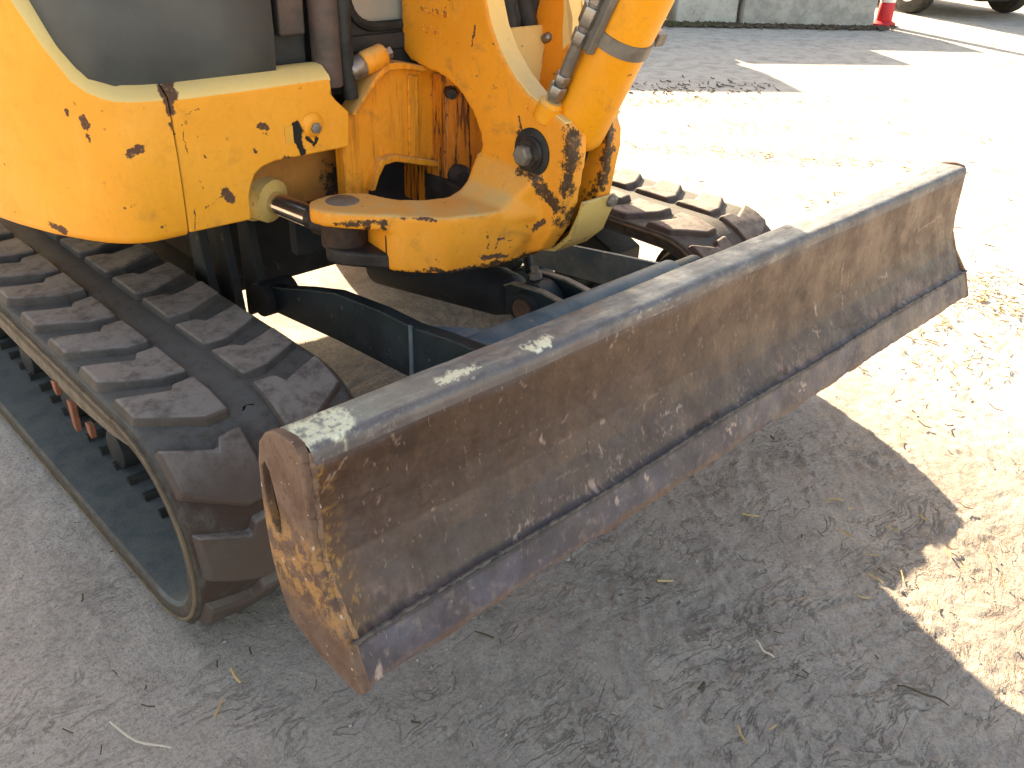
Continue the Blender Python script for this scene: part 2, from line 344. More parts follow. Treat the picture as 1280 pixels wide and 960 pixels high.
GZ = near*(.012*(fbm(GX, GY, 2.6, 3, 1)-.5)+.0045*(fbm(GX, GY, 11, 4, 2, .6)-.5)+(.25+.75*rgt)*.0055*rid*fbm(GX, GY, 3, 2, 5)*1.5-(.3+.7*rgt)*.0045*rid2*sst(.35, .65, fbm(GX, GY, 2.3, 2, 8))+.0042*(fbm(GX, GY, 48, 3, 3, .6)-.5))
GZ += .02*(1-near)*(fbm(GX, GY, .35, 2, 4)-.5)
under = sst(.42, .48, GX*0+.45)
GZ -= .004
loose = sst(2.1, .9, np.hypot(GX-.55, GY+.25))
left_skylight = sst(.28, -.35, GX+.25*(fbm(GX, GY, 1.6, 3, 51)-.5)-.12*GY)  # open-sky brightness on the left, put into the ground colour
gcol = np.stack([loose, rid*near, left_skylight], -1)
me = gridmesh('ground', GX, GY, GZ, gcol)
t = NT('packed_sandy_ground'); P = t.pos(); A = t.n('SeparateColor'); t.set(A.inputs[0], t.attr('Col'))
n1 = t.noise(P, 1.3, 5, .6); n2 = t.noise(P, 7, 5, .7, .5); n3 = t.noise(P, 55, 5, .8); n4 = t.noise(P, 300, 2, .6)
def lines(ang, st, sc, w, wob):
    mp = t.n('Mapping'); t.set(mp.inputs['Vector'], pb(P, t, wob, 3.0)); mp.inputs['Rotation'].default_value = (0, 0, ang); mp.inputs['Scale'].default_value = (1, st, 1)
    q = t.math('ABSOLUTE', t.math('SUBTRACT', t.noise(mp.outputs[0], sc, 5, .6), .5)); return t.ss(w, 0.0, q)
l1 = t.math('MULTIPLY', lines(-.95, 4.5, 6.0, .022, .25), t.ss(.42, .6, t.noise(P, 4.2, 3, .6)))
l2 = t.math('MULTIPLY', lines(.30, 4.0, 8.0, .018, .2), t.ss(.48, .64, t.noise(P, 3.4, 3, .6)))
ln = t.math('MULTIPLY', t.math('MAXIMUM', l1, l2), t.fmix(A.outputs[0], .12, 1.0))
c = t.mix(t.ss(.3, .7, n1), (.305, .262, .232), (.375, .325, .288))
c = t.mix(t.math('MULTIPLY', t.math('SUBTRACT', 1.0, A.outputs[0]), .75), c, (.56, .53, .49))  # far ground painted paler to brighten its shaded and sunlit stretches
c = t.mix(t.math('MULTIPLY', A.outputs[2], .8), c, (.47, .402, .362))  # left side lifted by the painted skylight channel
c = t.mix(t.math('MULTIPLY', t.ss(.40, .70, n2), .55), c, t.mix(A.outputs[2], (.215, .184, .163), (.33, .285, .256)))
c = t.mix(t.math('MULTIPLY', t.ss(.50, .66, n3), .6), c, (.40, .352, .315))
c = t.mix(t.math('MULTIPLY', t.ss(.50, .58, t.noise(P, 135, 4, .75)), .38), c, (.15, .128, .114))
c = t.mix(t.math('MULTIPLY', t.ss(.52, .68, t.noise(P, 90, 5, .8, .8)), .5), c, (.13, .112, .10))
c = t.mix(t.math('MULTIPLY', t.ss(.64, .69, n4), .65), c, (.46, .42, .385))
c = t.mix(t.math('MULTIPLY', t.ss(.70, .73, t.noise(P, 210, 2, .5)), .7), c, (.055, .048, .042))
c = t.mix(t.math('MULTIPLY', ln, .5), c, (.10, .085, .075))
h = t.math('ADD', t.math('MULTIPLY', n3, 1.0), t.math('MULTIPLY', t.noise(P, 170, 3, .7), .5))
h = t.math('ADD', h, t.math('MULTIPLY', t.noise(t.scale(P, (1, .35, 1)), 22, 6, .75, 1.2), 1.2))
h = t.math('SUBTRACT', h, t.math('MULTIPLY', ln, .9))
bn = t.n('Bump'); t.set(bn.inputs['Strength'], t.fmix(A.outputs[0], .22, .75)); bn.inputs['Distance'].default_value = .006; t.set(bn.inputs['Height'], h)
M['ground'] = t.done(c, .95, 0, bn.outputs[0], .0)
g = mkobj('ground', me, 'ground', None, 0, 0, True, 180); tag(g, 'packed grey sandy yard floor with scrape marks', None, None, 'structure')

# ------------------------------------------------------------------ the excavator
EX = empty('mini_excavator', (.99, 1.6, 0))
tag(EX, 'worn yellow mini excavator on rubber tracks with rusty raised dozer blade', 'excavator')

# ---- tracks
YF, YR, ZC, RB = .735, 2.42, .242, .219
STR = YR-YF; PER = 2*STR+2*math.pi*RB
def path(s, R):
    """arc length s (measured on the band's outer face) -> (y, z, ny, nz); s=0 top front, rising towards the rear"""
    s = s % PER
    if s < STR: return YF+s, ZC+R, 0, 1
    s -= STR
    if s < math.pi*RB: a = s/RB; return YR+R*math.sin(a), ZC+R*math.cos(a), math.sin(a), math.cos(a)
    s -= math.pi*RB
    if s < STR: return YR-s, ZC-R, 0, -1
    s -= STR; a = s/RB
    return YF-R*math.sin(a), ZC-R*math.cos(a), -math.sin(a), -math.cos(a)
def samples():
    out = list(np.linspace(0, STR, 40, endpoint=False))+list(STR+np.linspace(0, math.pi*RB, 24, endpoint=False))
    out += list(STR+math.pi*RB+np.linspace(0, STR, 40, endpoint=False))+list(2*STR+math.pi*RB+np.linspace(0, math.pi*RB, 24, endpoint=False))
    return out
FR = [(0, .036), (.06, .005), (.118, -.027), (.160, -.021)]
BK = [(0, .124), (.06, .101), (.100, .086), (.112, .108), (.160, .112)]
def itp(tab, d):
    for (a, x), (b, y) in zip(tab, tab[1:]):
        if a <= d <= b: return x+(y-x)*(d-a)/(b-a)
    return tab[-1][1]
LH, PITCH_L = .0205, PER/29
def lug(x0, mirror, s0):
    ds = (0, .05, .100, .112, .160); top, bot = [], []
    jit = rnd.uniform(-.004, .004); wear = rnd.uniform(-.004, .001)
    for i, d in enumerate(ds):
        a, b = itp(FR, d), itp(BK, d)
        dd = max(d, .007) if i == 0 else min(d, .158)
        for q in (0, .5, 1):
            s1 = s0+a+(b-a)*q+jit
            for R, lst, sh in ((RB-.006, bot, (-.007, 0, .007)[int(q*2)]), (RB+LH+wear, top, (.002, 0, -.002)[int(q*2)])):
                y, z, ny, nz = path(s1+sh, R); dx = dd if lst is top else d
                if R > RB: e_ = rnd.uniform(-.0022, .0015); y += ny*e_; z += nz*e_
                lst.append(((x0+dx) if not mirror else (x0-dx), y, z))
    mb = MB(); N = len(ds); k = N*3
    fs = [(i*3+j, i*3+j+1, i*3+j+4, i*3+j+3) for i in range(N-1) for j in range(2)]
    ring = [i*3 for i in range(N)]+[(N-1)*3+1]+[i*3+2 for i in range(N-1, -1, -1)]+[1]
    for a, b in zip(ring, ring[1:]+ring[:1]): fs.append((a, b, b+k, a+k))
    return mb.add(top+bot, fs)
for side, x0 in enumerate((0.0, 1.57)):
    sm = samples(); n = len(sm)
    cs = [(0, RB-.012), (.006, RB-.002), (.018, RB), (.15, RB), (.19, RB+.003), (.235, RB+.003), (.26, RB), (.392, RB), (.404, RB-.002), (.41, RB-.012), (.41, RB-.038), (.404, RB-.046), (.006, RB-.046), (0, RB-.038)]
    mb = MB(); vv = []
    for s in sm:
        for x, R in cs:
            y, z, _, _ = path(s, R); vv.append((x0+x, y, z))
    k = len(cs); fs = [(i*k+j, i*k+(j+1) % k, ((i+1) % n)*k+(j+1) % k, ((i+1) % n)*k+j) for i in range(n) for j in range(k)]
    mb.add(vv, fs); band = mb.build('rubber_track', 'track_rubber', EX, angle=50)
    band.data.materials.append(M['inner_rubber']); band.data.materials.append(M['mud_wall'])
    for p_ in band.data.polygons:
        c_ = p_.center; inr = math.hypot(0, 0)
        if YF <= c_.y <= YR: rr = abs(c_.z-ZC)
        else: rr = math.hypot(c_.z-ZC, c_.y-(YF if c_.y < YF else YR))
        if rr < RB-.042: p_.material_index = 1
        elif abs(p_.normal.x) > .8: p_.material_index = 2
    for xe in ((x0-.001), (x0+.411)):
        mb = MB(); loop = []
        for s in sm: y, z, _, _ = path(s, RB-.012); loop.append((xe, y, z))
        mb.tube(loop+[loop[0], loop[1]], .0042, 6, cap=False).build('edge_bead', 'mud_edge', band)
    for i in range(29):
        s0 = i*PITCH_L-.06
        lug(x0+.010, False, s0).build('lug', 'lug_rubber', band, .0075, 3, angle=30)
        lug(x0+.400, True, s0-.085).build('lug', 'lug_rubber', band, .0075, 3, angle=30)
    # guide teeth on the inside of the band
    for i in range(58):
        s0 = i*PER/58
        for xa, xb in ((.105, .155), (.255, .305)):
            vs_ = []; mb = MB()
            for R, e in ((RB-.044, .011), (RB-.062, .007)):
                for xx in (xa, xb):
                    for ee in (-e, e):
                        y, z, _, _ = path(s0+ee, R); vs_.append((x0+xx, y, z))
            mb.add(vs_, [(4, 5, 7, 6), (0, 1, 5, 4), (2, 6, 7, 3), (0, 4, 6, 2), (1, 3, 7, 5)])
            mb.build('guide_tooth', 'black_rubber', band)
    # idler, sprocket, rollers, roller frame
    xc = x0+.205
    MB().rings((xc-.05, YF, ZC), (xc+.05, YF, ZC), [(0, .09), (.02, .115), (.3, .128), (.35, .145), (.65, .145), (.7, .128), (.98, .115), (1, .09)], 32).build('idler_wheel', 'chassis_dark', EX)
    MB().rings((xc-.05, YR, ZC), (xc+.05, YR, ZC), [(0, .10), (.1, .14), (.35, .155), (.65, .155), (.9, .14), (1, .10)], 22).build('drive_sprocket', 'chassis_dark', EX)
    for yy in (1.2, 1.5, 1.8, 2.1): MB().rings((xc-.09, yy, .115), (xc+.09, yy, .115), [(0, .04), (.02, .05), (.3, .05), (.35, .036), (.65, .036), (.7, .05), (.98, .05), (1, .04)], 20).build('track_roller', 'chassis_dark', EX)
    MB().rings((xc-.06, 1.7, .352), (xc+.06, 1.7, .352), [(0, .03), (.3, .038), (.7, .038), (1, .03)], 16).build('carrier_roller', 'chassis_dark', EX)
    MB().prism([(1.0, .15), (2.35, .15), (2.35, .30), (2.2, .33), (1.12, .33), (1.0, .28)], 0, xc-.07, xc+.07).build('track_frame', 'chassis_dark', EX, .008)
    if side == 0:
        wl = MB().prism([(.66, .424), (2.35, .424), (2.35, .378), (.98, .378), (.82, .392), (.70, .415)], 0, x0+.006, x0+.014)
        wl.build('track_skirt', 'mud_wall_pale', band, .002)
        crm = MB()
        for q_ in range(1500):
            s1, x1, R1 = rnd.uniform(-.18, 1.5), x0+rnd.choice([rnd.uniform(.01, .40), rnd.gauss(.21, .03)]), rnd.uniform(.0008, .0028)
            y, z, ny, nz = path(s1, RB+.001); c_ = Vector((x1, y, z)); n_ = Vector((0, ny, nz)); t_ = Vector((0, -nz, ny)); a_ = rnd.uniform(0, 3)
            u_ = Vector((1, 0, 0))*math.cos(a_)+t_*math.sin(a_); v_ = n_.cross(u_)
            crm.add([c_+u_*R1, c_+v_*R1*.8, c_-u_*R1*1.1, c_-v_*R1*.7, c_+n_*R1*1.2], [(0, 1, 4), (1, 2, 4), (2, 3, 4), (3, 0, 4)])
        tag(crm.build('soil_crumbs', 'crumb', band, 0, 0, False), None, None, None, 'stuff')
        for yy, zz, hh in ((1.02, .372, .07), (1.10, .384, .03), (.93, .360, .03)):
            MB().prism([(yy, zz-hh), (yy+.018, zz-hh+.008), (yy+.022, zz), (yy-.003, zz+.003)], 0, x0+.0, x0+.012).build('rust_bracket', 'rust_bit', band, .002)

# ---- chassis between the tracks
MB().prism([(1.45, .30), (2.2, .30), (2.2, .56), (1.45, .56)], 0, .60, 1.40).build('centre_frame', 'chassis_dark', EX, .01)
MB().rings((.99, 1.8, .56), (.99, 1.8, .68), [(0, .42), (.2, .42), (.25, .46), (.7, .46), (.75, .40), (1, .40)], 40).build('slew_ring', 'chassis_dark', EX)
for xa in (.33, 1.43): MB().prism([(1.4, .22), (2.2, .22), (2.2, .38), (1.4, .38)], 0, xa, xa+.22).build('axle_beam', 'chassis_dark', EX, .01)
for xa in (.44, .50, .57): MB().prism([(1.25, .33), (1.34, .28), (1.34, .58), (1.29, .58)], 0, xa, xa+.025).build('frame_rib', 'chassis_dark', EX, .004)
# ---- blade arms, tube, ram
arm = [(1.30, .385), (1.18, .412), (1.05, .452), (.93, .484), (.755, .502), (.64, .505), (.533, .521), (.40, .535), (.17, .535), (.17, .41), (.45, .385), (.633, .377), (.923, .359), (1.27, .325), (1.31, .35)]
armf = [(1.30, .37), (1.0, .402), (.72, .440), (.505, .468), (.17, .50), (.17, .40), (.45, .37), (.92, .32), (1.27, .29)]
a = MB().prism(arm, 0, .585, .618).build('blade_arm', 'chassis_blue', EX, .005)
MB().prism([(.633, .372), (.645, .372), (.645, .509), (.633, .509)], 0, .580, .586).build('weld_seam', 'tube_blue', a, .002)
MB().cyl((.56, 1.25, .36), (.66, 1.25, .36), .045).build('arm_pin', 'chassis_dark', a, .004)
a = MB().prism(armf, 0, 1.385, 1.400).build('blade_arm', 'tube_blue', EX, .003)
MB().cyl((1.35, 1.25, .335), (1.44, 1.25, .335), .045).build('arm_pin', 'chassis_dark', a, .004)
MB().prism([(.619, .635), (.619, .40), (.79, .43)], 2, .43, .500).build('gusset', 'chassis_blue', EX, .004)
MB().prism([(.619, .60), (.619, .44), (.74, .47)], 2, .501, .512).build('gusset_cap', 'tube_blue', EX, .003)
MB().tube([(.60, .485, .478), (1.285, .485, .478)], .047, 28).build('cross_tube', 'tube_blue', EX)
for xa in (1.30,): MB().tube([(xa-.016, .485, .478), (xa+.09, .485, .478)], .036, 28).build('tube_collar', 'chassis_blue', EX, .003)
for xa, dz in ((.938, 0), (1.018, .010)):
    ear = [(.47, .50+dz), (.52, .487+dz), (.60, .494+dz), (.70, .484+dz), (.725, .47+dz), (.715, .41), (.67, .39), (.58, .395), (.50, .43)]
    e_ = MB().prism(ear, 0, xa, xa+.013).build('ram_ear', 'chassis_blue', EX, .003)
    MB().prism([(y, z+.0005) for y, z in ear[:5]]+[(y+.001, z+.006) for y, z in ear[4::-1]], 0, xa-.002, xa+.015).build('ear_edge', 'steel_dull', e_, .001)
MB().cyl((.915, .645, .440), (1.05, .645, .440), .028, 24).build('ram_pin', 'pin_rust', EX, .004)
MB().rings((.925, .645, .440), (.937, .645, .440), [(0, .040), (1, .046)], 24).build('pin_collar', 'chassis_dark', EX)
MB().rings((.953, .645, .440), (1.016, .645, .440), [(0, .05), (.1, .060), (.9, .060), (1, .05)], 24).build('ram_eye', 'chassis_blue', EX)
MB().rings((.988, .68, .44), (.988, 1.30, .34), [(0, .032), (.08, .034), (.1, .052), (.16, .058), (.18, .062), (.98, .062), (1, .04)], 24).build('blade_ram', 'chassis_dark', EX)
MB().tube([(1.00, .70, .50), (1.02, .73, .53), (1.03, .80, .52), (1.03, .95, .47), (1.0, 1.2, .45)], .011, 10).build('ram_hose', 'black_rubber', EX)
MB().rings((.985, .665, .498), (.985, .672, .528), [(0, .016), (.5, .016), (.55, .010), (1, .010)], 8).build('hose_union', 'steel_dull', EX)

# ---- dozer blade (profile in y, z)
prof = [(-.001, .402), (.012, .437), (.0205, .4585), (.0215, .463), (.0335, .468), (.045, .487), (.066, .52), (.0805, .555), (.088, .60), (.091, .66), (.092, .695), (.0925, .705)]
rail = [(.0915, .7035), (.0915, .7155), (.0940, .7215), (.0985, .7262), (.106, .7280), (.125, .7278), (.150, .7262), (.163, .7240), (.1695, .7185), (.1715, .710), (.177, .66), (.177, .60)]
def dens(pl, step):
    out = []
    for (a, b), (c, d) in zip(pl, pl[1:]):
        n = max(1, int(round(math.hypot(c-a, d-b)/step)))
        out += [(a+(c-a)*i/n, b+(d-b)*i/n) for i in range(n)]
    return np.array(out+[pl[-1]])
BW = 1.98
def segmask(X, Z, a, b, r, seed=0):
    dx, dz = b[0]-a[0], b[1]-a[1]; L = dx*dx+dz*dz+1e-9
    h = np.clip(((X-a[0])*dx+(Z-a[1])*dz)/L, 0, 1)
    d = np.hypot(X-a[0]-h*dx, Z-a[1]-h*dz)/r
    return d
def mixc(c, k, col): return c*(1-k[..., None])+np.array(col)*k[..., None]
def paint_board(X, Z):
    """worn steel, rust and scuffs of the moldboard (colour that stays with the steel)"""
    c = np.zeros(X.shape+(3,))
    a = fbm(X, Z, 5, 5, 101); b = fbm(X, Z, 22, 5, 102, .6); st = fbm(X*1.0, Z*.16, 60, 4, 103, .6); fn = fbm(X, Z, 160, 3, 104, .6)
    grey, brown, tan, plum = (.080, .056, .049), (.074, .036, .021), (.112, .068, .048), (.072, .056, .061)
    c[:] = grey
    c = mixc(c, sst(.42, .62, a)*.6, plum)
    far = sst(.25, 1.35, X)
    topk = sst(.55, .69, Z+.10*(b-.5)+.06*(a-.5)); c = mixc(c, topk*(1-.3*far)*.85, brown)
    dk = topk*sst(.9, .1, X)*sst(.35, .6, b); c = mixc(c, dk*.5, (.062, .034, .02))
    tk = far*sst(.47, .60, Z+.09*(a-.5)); c = mixc(c, tk*.9, tan)
    low = sst(.56, .47, Z+.12*(a-.5))*far; c = mixc(c, low*.55, plum)
    c = mixc(c, sst(.5, .68, st)*.35, (.115, .07, .05)); c = mixc(c, sst(.55, .75, b)*.45, (.05, .032, .027))
    c *= (.72+.56*fn)[..., None]
    # scuffed band above the cutting edge
    sb = sst(.512, .470, Z+.06*(b-.5))*sst(.38, .62, fbm(X, Z, 8, 5, 110, .6))*sst(.3, .6, fbm(X, Z, 60, 4, 117, .6)); c = mixc(c, sb*.8, (.25, .155, .13))
    sp_ = sst(.66, .72, fbm(X, Z, 170, 3, 111))*sst(.52, .468, Z)*sst(.4, .62, fbm(X, Z, 9, 3, 116)); c = mixc(c, sp_*.45, (.36, .27, .245))
    # left border: rust and yellow traces beside the end plate
    lb = sst(.055, .0, X+.05*(b-.5)); c = mixc(c, lb*.8, (.14, .065, .03)); yl = lb*sst(.56, .62, fbm(X, Z, 150, 4, 112, .65)); c = mixc(c, yl*.8, (.40, .23, .06))
    # dark blot
    d = segmask(X+.02*(b-.5), Z+.02*(a-.5), (.143, .690), (.146, .680), .026); c = mixc(c, sst(1.1, .8, d)*.8, (.045, .026, .018))
    # steel-bright rub under the rail
    rb = sst(.690, .704, Z+.022*(fbm(X, Z*0, 9, 4, 113)-.5)); c = mixc(c, rb*.8, (.09, .075, .082))
    rp = rb*sst(.62, .68, fbm(X*.5, Z*1.6, 130, 4, 114, .6))*sst(.45, .65, fbm(X, X*0, 4, 3, 115)); c = mixc(c, rp*.8*(.15+.85*sst(.16, .26, X)*sst(.80, .45, X)), (.50, .45, .42))
    W1 = X+.010*(fbm(X, Z, 90, 2, 120)-.5); W2 = Z+.010*(fbm(X, Z, 90, 2, 121)-.5)
    chips = [(.577, .703, .577, .690, 5), (.616, .695, .62, .688, 4), (.567, .683, .566, .677, 4), (.533, .61, .533, .60, 5), (.547, .551, .549, .549, 7), (.402, .582, .406, .568, 5), (.527, .517, .525, .506, 5), (.56, .49, .562, .482, 6), (.482, .482, .484, .466, 7), (.47, .478, .468, .468, 5),
        (.69, .513, .72, .516, 3), (.72, .508, .75, .511, 3), (.69, .534, .71, .536, 2.5), (.68, .486, .705, .489, 3), (.797, .556, .793, .551, 3), (.74, .685, .746, .65, 2), (1.246, .555, 1.246, .543, 5), (1.231, .515, 1.233, .495, 4), (1.22, .51, 1.245, .505, 3), (.403, .58, .405, .57, 4), (.182, .554, .184, .553, 3.5), (.111, .571, .112, .571, 3), (.262, .516, .263, .516, 3),
        (1.589, .567, 1.583, .536, 5), (1.545, .545, 1.59, .533, 4), (1.622, .472, 1.63, .47, 7), (1.246, .55, 1.25, .54, 5), (1.74, .58, 1.76, .575, 3), (1.743, .608, 1.876, .625, 3), (1.36, .62, 1.364, .53, 3.5), (1.39, .60, 1.395, .56, 3), (.44, .475, .445, .468, 5), (.32, .48, .30, .466, 6), (.335, .478, .33, .47, 5), (.034, .682, .03, .675, 5), (.058, .70, .02, .66, 2)]
    for a0, b0, a1, b1, rr in chips: c = mixc(c, sst(1.25, .7, segmask(W1, W2, (a0, b0), (a1, b1), rr/1700))*sst(.34, .52, fbm(X, Z, 240, 3, 141))*.7, (.40, .29, .25))
    for i in range(70):
        x0, z0 = rnd.uniform(.02, 1.95), rnd.uniform(.475, .70); l, an = rnd.uniform(.003, .02), rnd.gauss(1.4, .5)
        s1 = (slice(max(0, int((x0-.04)/BW*X.shape[0])), int((x0+.04)/BW*X.shape[0])+1), slice(None))
        c[s1] = mixc(c[s1], sst(1.3, .6, segmask(W1[s1], W2[s1], (x0, z0), (x0+l*math.cos(an), z0+l*math.sin(an)), rnd.uniform(.0008, .0016)))*rnd.uniform(.25, .7), (.32, .23, .19))
    darks = [(.506, .602, .598, .502, 1.6), (.514, .555, .489, .494, 1.4), (.841, .665, .898, .617, 1.6), (1.615, .652, 1.612, .642, 5), (1.548, .615, 1.538, .595, 6), (1.692, .625, 1.70, .565, 4), (1.326, .575, 1.41, .527, 2), (1.293, .496, 1.579, .454, 2), (.166, .60, .17, .58, 3), (.16, .575, .185, .56, 2.4), (1.17, .61, 1.19, .595, 14), (1.25, .66, 1.255, .652, 4), (1.30, .665, 1.303, .657, 4), (1.33, .66, 1.345, .668, 4), (1.18, .668, 1.182, .655, 5), (.739, .466, .839, .472, 4), (1.0, .473, 1.09, .474, 4), (.021, .63, .118, .626, 1.5)]
    for a0, b0, a1, b1, rr in darks: c = mixc(c, sst(1.3, .7, segmask(W1, W2, (a0, b0), (a1, b1), rr/1000))*.75, (.045, .026, .02))
    for i in range(40):
        x0, z0 = rnd.uniform(.02, 1.9), rnd.uniform(.47, .70); l, an = rnd.uniform(.02, .12), rnd.gauss(-.6, .6)
        c = mixc(c, sst(1.4, .5, segmask(W1, W2, (x0, z0), (x0+l*math.cos(an), z0+l*math.sin(an)*.6), .0011))*.35, rnd.choice([(.28, .20, .16), (.05, .035, .03)]))
    # cutting edge below the fold
    ce = sst(.466, .4625, Z); e = np.zeros_like(c); e[:] = (.092, .092, .128); e = mixc(e, sst(.4, .65, fbm(X, Z, 12, 4, 130)), (.065, .060, .076)); e = mixc(e, sst(.6, .72, fbm(X, Z, 90, 4, 131))*.4, (.22, .19, .18))
    e = mixc(e, sst(.416, .404, Z+.006*(b-.5)), (.13, .075, .055)); e = mixc(e, far*sst(.45, .6, fbm(X, Z, 9, 4, 133))*.5, (.16, .125, .11)); e *= (.78+.44*fn)[..., None]
    for a0, b0, a1, b1, rr in ((1.114, .44, 1.12, .425, 8), (1.10, .43, 1.13, .435, 5), (.603, .45, .61, .437, 7), (.518, .445, .52, .43, 6), (.849, .445, .855, .43, 6), (.87, .44, .84, .446, 5), (.03, .42, .025, .41, 8), (.3, .462, .34, .462, 3)): e = mixc(e, sst(1.3, .7, segmask(W1, W2, (a0, b0), (a1, b1), rr/1700))*sst(.40, .56, fbm(X, Z, 210, 3, 140))*.8, (.45, .36, .32))
    e = mixc(e, sst(.4545, .4605, Z)*.8, (.02, .022, .028))
    return (c*(1-ce[..., None])+e*ce[..., None])*np.array((.79, .75, .80))
def paint_rail(X, V, Y, Z):
    c = np.zeros(X.shape+(3,)); a = fbm(X, Y*1.0, 9, 5, 201); b = fbm(X, Y*2, 45, 4, 202, .6)
    c[:] = (.14, .148, .155); c = mixc(c, sst(.4, .65, a)*.7, (.20, .195, .185)); c = mixc(c, sst(.5, .7, b)*.6, (.085, .088, .095))
    st = fbm(X*.25, Y, 140, 3, 203); c = mixc(c, sst(.55, .7, st)*.5, (.28, .28, .26))
    fr = sst(.108, .096, Y); c = mixc(c, fr*.7, (.085, .068, .08)); wr = fr*sst(.60, .68, fbm(X*.5, (Y+Z)*1.6, 130, 4, 204, .6))*sst(.45, .65, fbm(X, X*0, 4, 3, 115)); c = mixc(c, wr*.85*(.15+.85*sst(.16, .26, X)*sst(.80, .45, X)), (.55, .51, .48))
    b3 = fbm(X, Y, 110, 4, 207, .65); Xd = X+.07*(b3-.5); Yd = Y+.03*(b3-.5)+.03*(b-.5)
    lf = sst(.30, .02, X)*sst(.100, .110, Y)*.7; c = mixc(c, lf*sst(.3, .6, a+.1), (.36, .38, .33))
    for x0, x1, yy, rr in ((-.02, .065, .128, .030), (.235, .29, .120, .011), (.395, .437, .114, .010)): c = mixc(c, sst(1.15, .75, segmask(Xd, Yd, (x0, yy), (x1, yy), rr))*sst(.30, .46, b3)*.92, (.74, .75, .58))  # pale paint marks; the near-end one also paints in strong sunlight
    return c
pm = NT('worn_blade_steel'); P = pm.coord(); cc = pm.attr('Col'); n = pm.noise(P, 240, 4, .7); cc = pm.mix(.6, cc, pm.mix(n, (.45, .43, .42), (1.5, 1.5, 1.5)), 'MULTIPLY')
cc = pm.mix(pm.math('MULTIPLY', pm.ss(.68, .72, pm.noise(pm.scale(P, (1, 1, .35)), 190, 2)), .35), cc, (.33, .25, .2))
lum = pm.n('RGBToBW'); pm.set(lum.inputs[0], cc)
M['blade_steel'] = pm.done(cc, pm.fmix(pm.ss(.3, .7, pm.noise(P, 16, 5, .6)), .36, .62), .25, pm.bump(pm.math('ADD', pm.math('MULTIPLY', pm.noise(P, 60, 6, .7), 1.2), pm.math('MULTIPLY', lum.outputs[0], 1.2)), .32, .003), .5)
xs = np.linspace(.008, BW-.008, 700)
pd = dens(prof, .0036); X, I = np.meshgrid(xs, np.arange(len(pd)), indexing='ij'); Y = pd[I, 0].copy(); Z = pd[I, 1].copy()
dent = .012*(fbm(X, Z*.8, 3.2, 3, 301)-.5)*sst(.42, .5, Z)*sst(.704, .64, Z)+.0024*(fbm(X, Z, 26, 4, 302, .6)-.5)*sst(.704, .68, Z); Y += dent
Z += (sst(.409, .402, Z))*.016*(fbm(X, X*0, 14, 5, 303, .65)-.4)
pbd = paint_board(X, Z)
blade = mkobj('dozer_blade', gridmesh('dozer_blade', X, Y, Z, pbd), 'blade_steel', EX, 0, 0, True, 60)
tag(blade, 'brown scuffed concave steel blade face')
rd = dens(rail, .004); X, I = np.meshgrid(xs, np.arange(len(rd)), indexing='ij'); Y = rd[I, 0].copy(); Z = rd[I, 1].copy()
Z += .0028*(fbm(X, Y*3, 14, 4, 304)-.5)+.006*(fbm(X, Y*0, 2.4, 3, 306)-.5); Y += .0035*(fbm(X, Z*0, 11, 4, 305)-.5)*sst(.70, .72, Z)*sst(.13, .10, Y)
mkobj('top_rail', gridmesh('top_rail', X, Y, Z, paint_rail(X, I, Y, Z)), 'blade_steel', blade, 0, 0, True, 70)
MB().prism([(.06, .42), (.165, .42), (.185, .50), (.1725, .655), (.165, .60), (.13, .50), (.09, .45)], 0, .004, BW-.004).build('back_plate', 'chassis_blue', blade, .004)
MB().prism([(.012, .398), (.085, .415), (.085, .44), (.02, .452), (.012, .43)], 0, .017, BW-.017).build('cutting_edge_back', 'chassis_dark', blade)
MB().prism([(.150, .545), (.2, .545), (.203, .62), (.2, .675), (.165, .675)], 0, .0088, .0120).build('slot_shade_sheet', 'black_rubber', blade)  # black sheet behind the slot, painted in for its dark interior
# weld bead along the fold
mb = MB(); pts = [(x, .021+.0015*rnd.random(), .4655+.003*math.sin(x*9)+.0022*rnd.random()) for x in np.linspace(.0, BW, 260)]
mb.tube(pts, [.0022+.0024*rnd.random() for _ in pts], 7).build('weld_bead', 'weld', blade)
tp = NT('rusty_yellow_end_plate'); P = tp.coord(); n = tp.noise(P, 16, 6, .65, .4); c = tp.mix(tp.ss(.35, .65, n), (.085, .042, .028), (.14, .085, .065))
yz = tp.n('SeparateXYZ'); tp.set(yz.inputs[0], P)
yk = tp.math('MULTIPLY', tp.ss(.44, .50, yz.outputs[2]), tp.ss(.62, .56, yz.outputs[2])); yk = tp.math('MULTIPLY', yk, tp.ss(.46, .54, tp.noise(P, 38, 8, .8)))
c = tp.mix(tp.math('MULTIPLY', yk, .7), c, (.40, .20, .065)); c = tp.mix(tp.ss(.60, .66, tp.noise(P, 60, 4, .7)), c, (.085, .042, .028)); c = tp.mix(tp.ss(.68, .72, tp.noise(P, 75, 3, .6)), c, (.46, .36, .30))
ew = tp.math('MULTIPLY', tp.ss(.02, .14, tp.edge(.006)), tp.ss(.4, .55, tp.noise(P, 45, 4, .7))); c = tp.mix(tp.math('MULTIPLY', ew, .7), c, (.34, .20, .14))
M['end_plate'] = tp.done(c, .72, .1, tp.bump(tp.noise(P, 90, 5, .7), .5, .003))
EP = [(-.003, .399), (.011, .434), (.021, .461), (.062, .512), (.084, .56), (.090, .60), (.094, .70), (.0965, .722), (.104, .7315), (.125, .7345), (.155, .730), (.178, .717), (.196, .695), (.205, .66), (.208, .604), (.207, .55), (.201, .496), (.188, .450), (.168, .408), (.10, .391), (.03, .389), (.004, .391)]
SL = [(.188, .670), (.1985, .655), (.200, .62), (.195, .585), (.183, .556), (.166, .560), (.164, .592), (.172, .63), (.180, .660)]
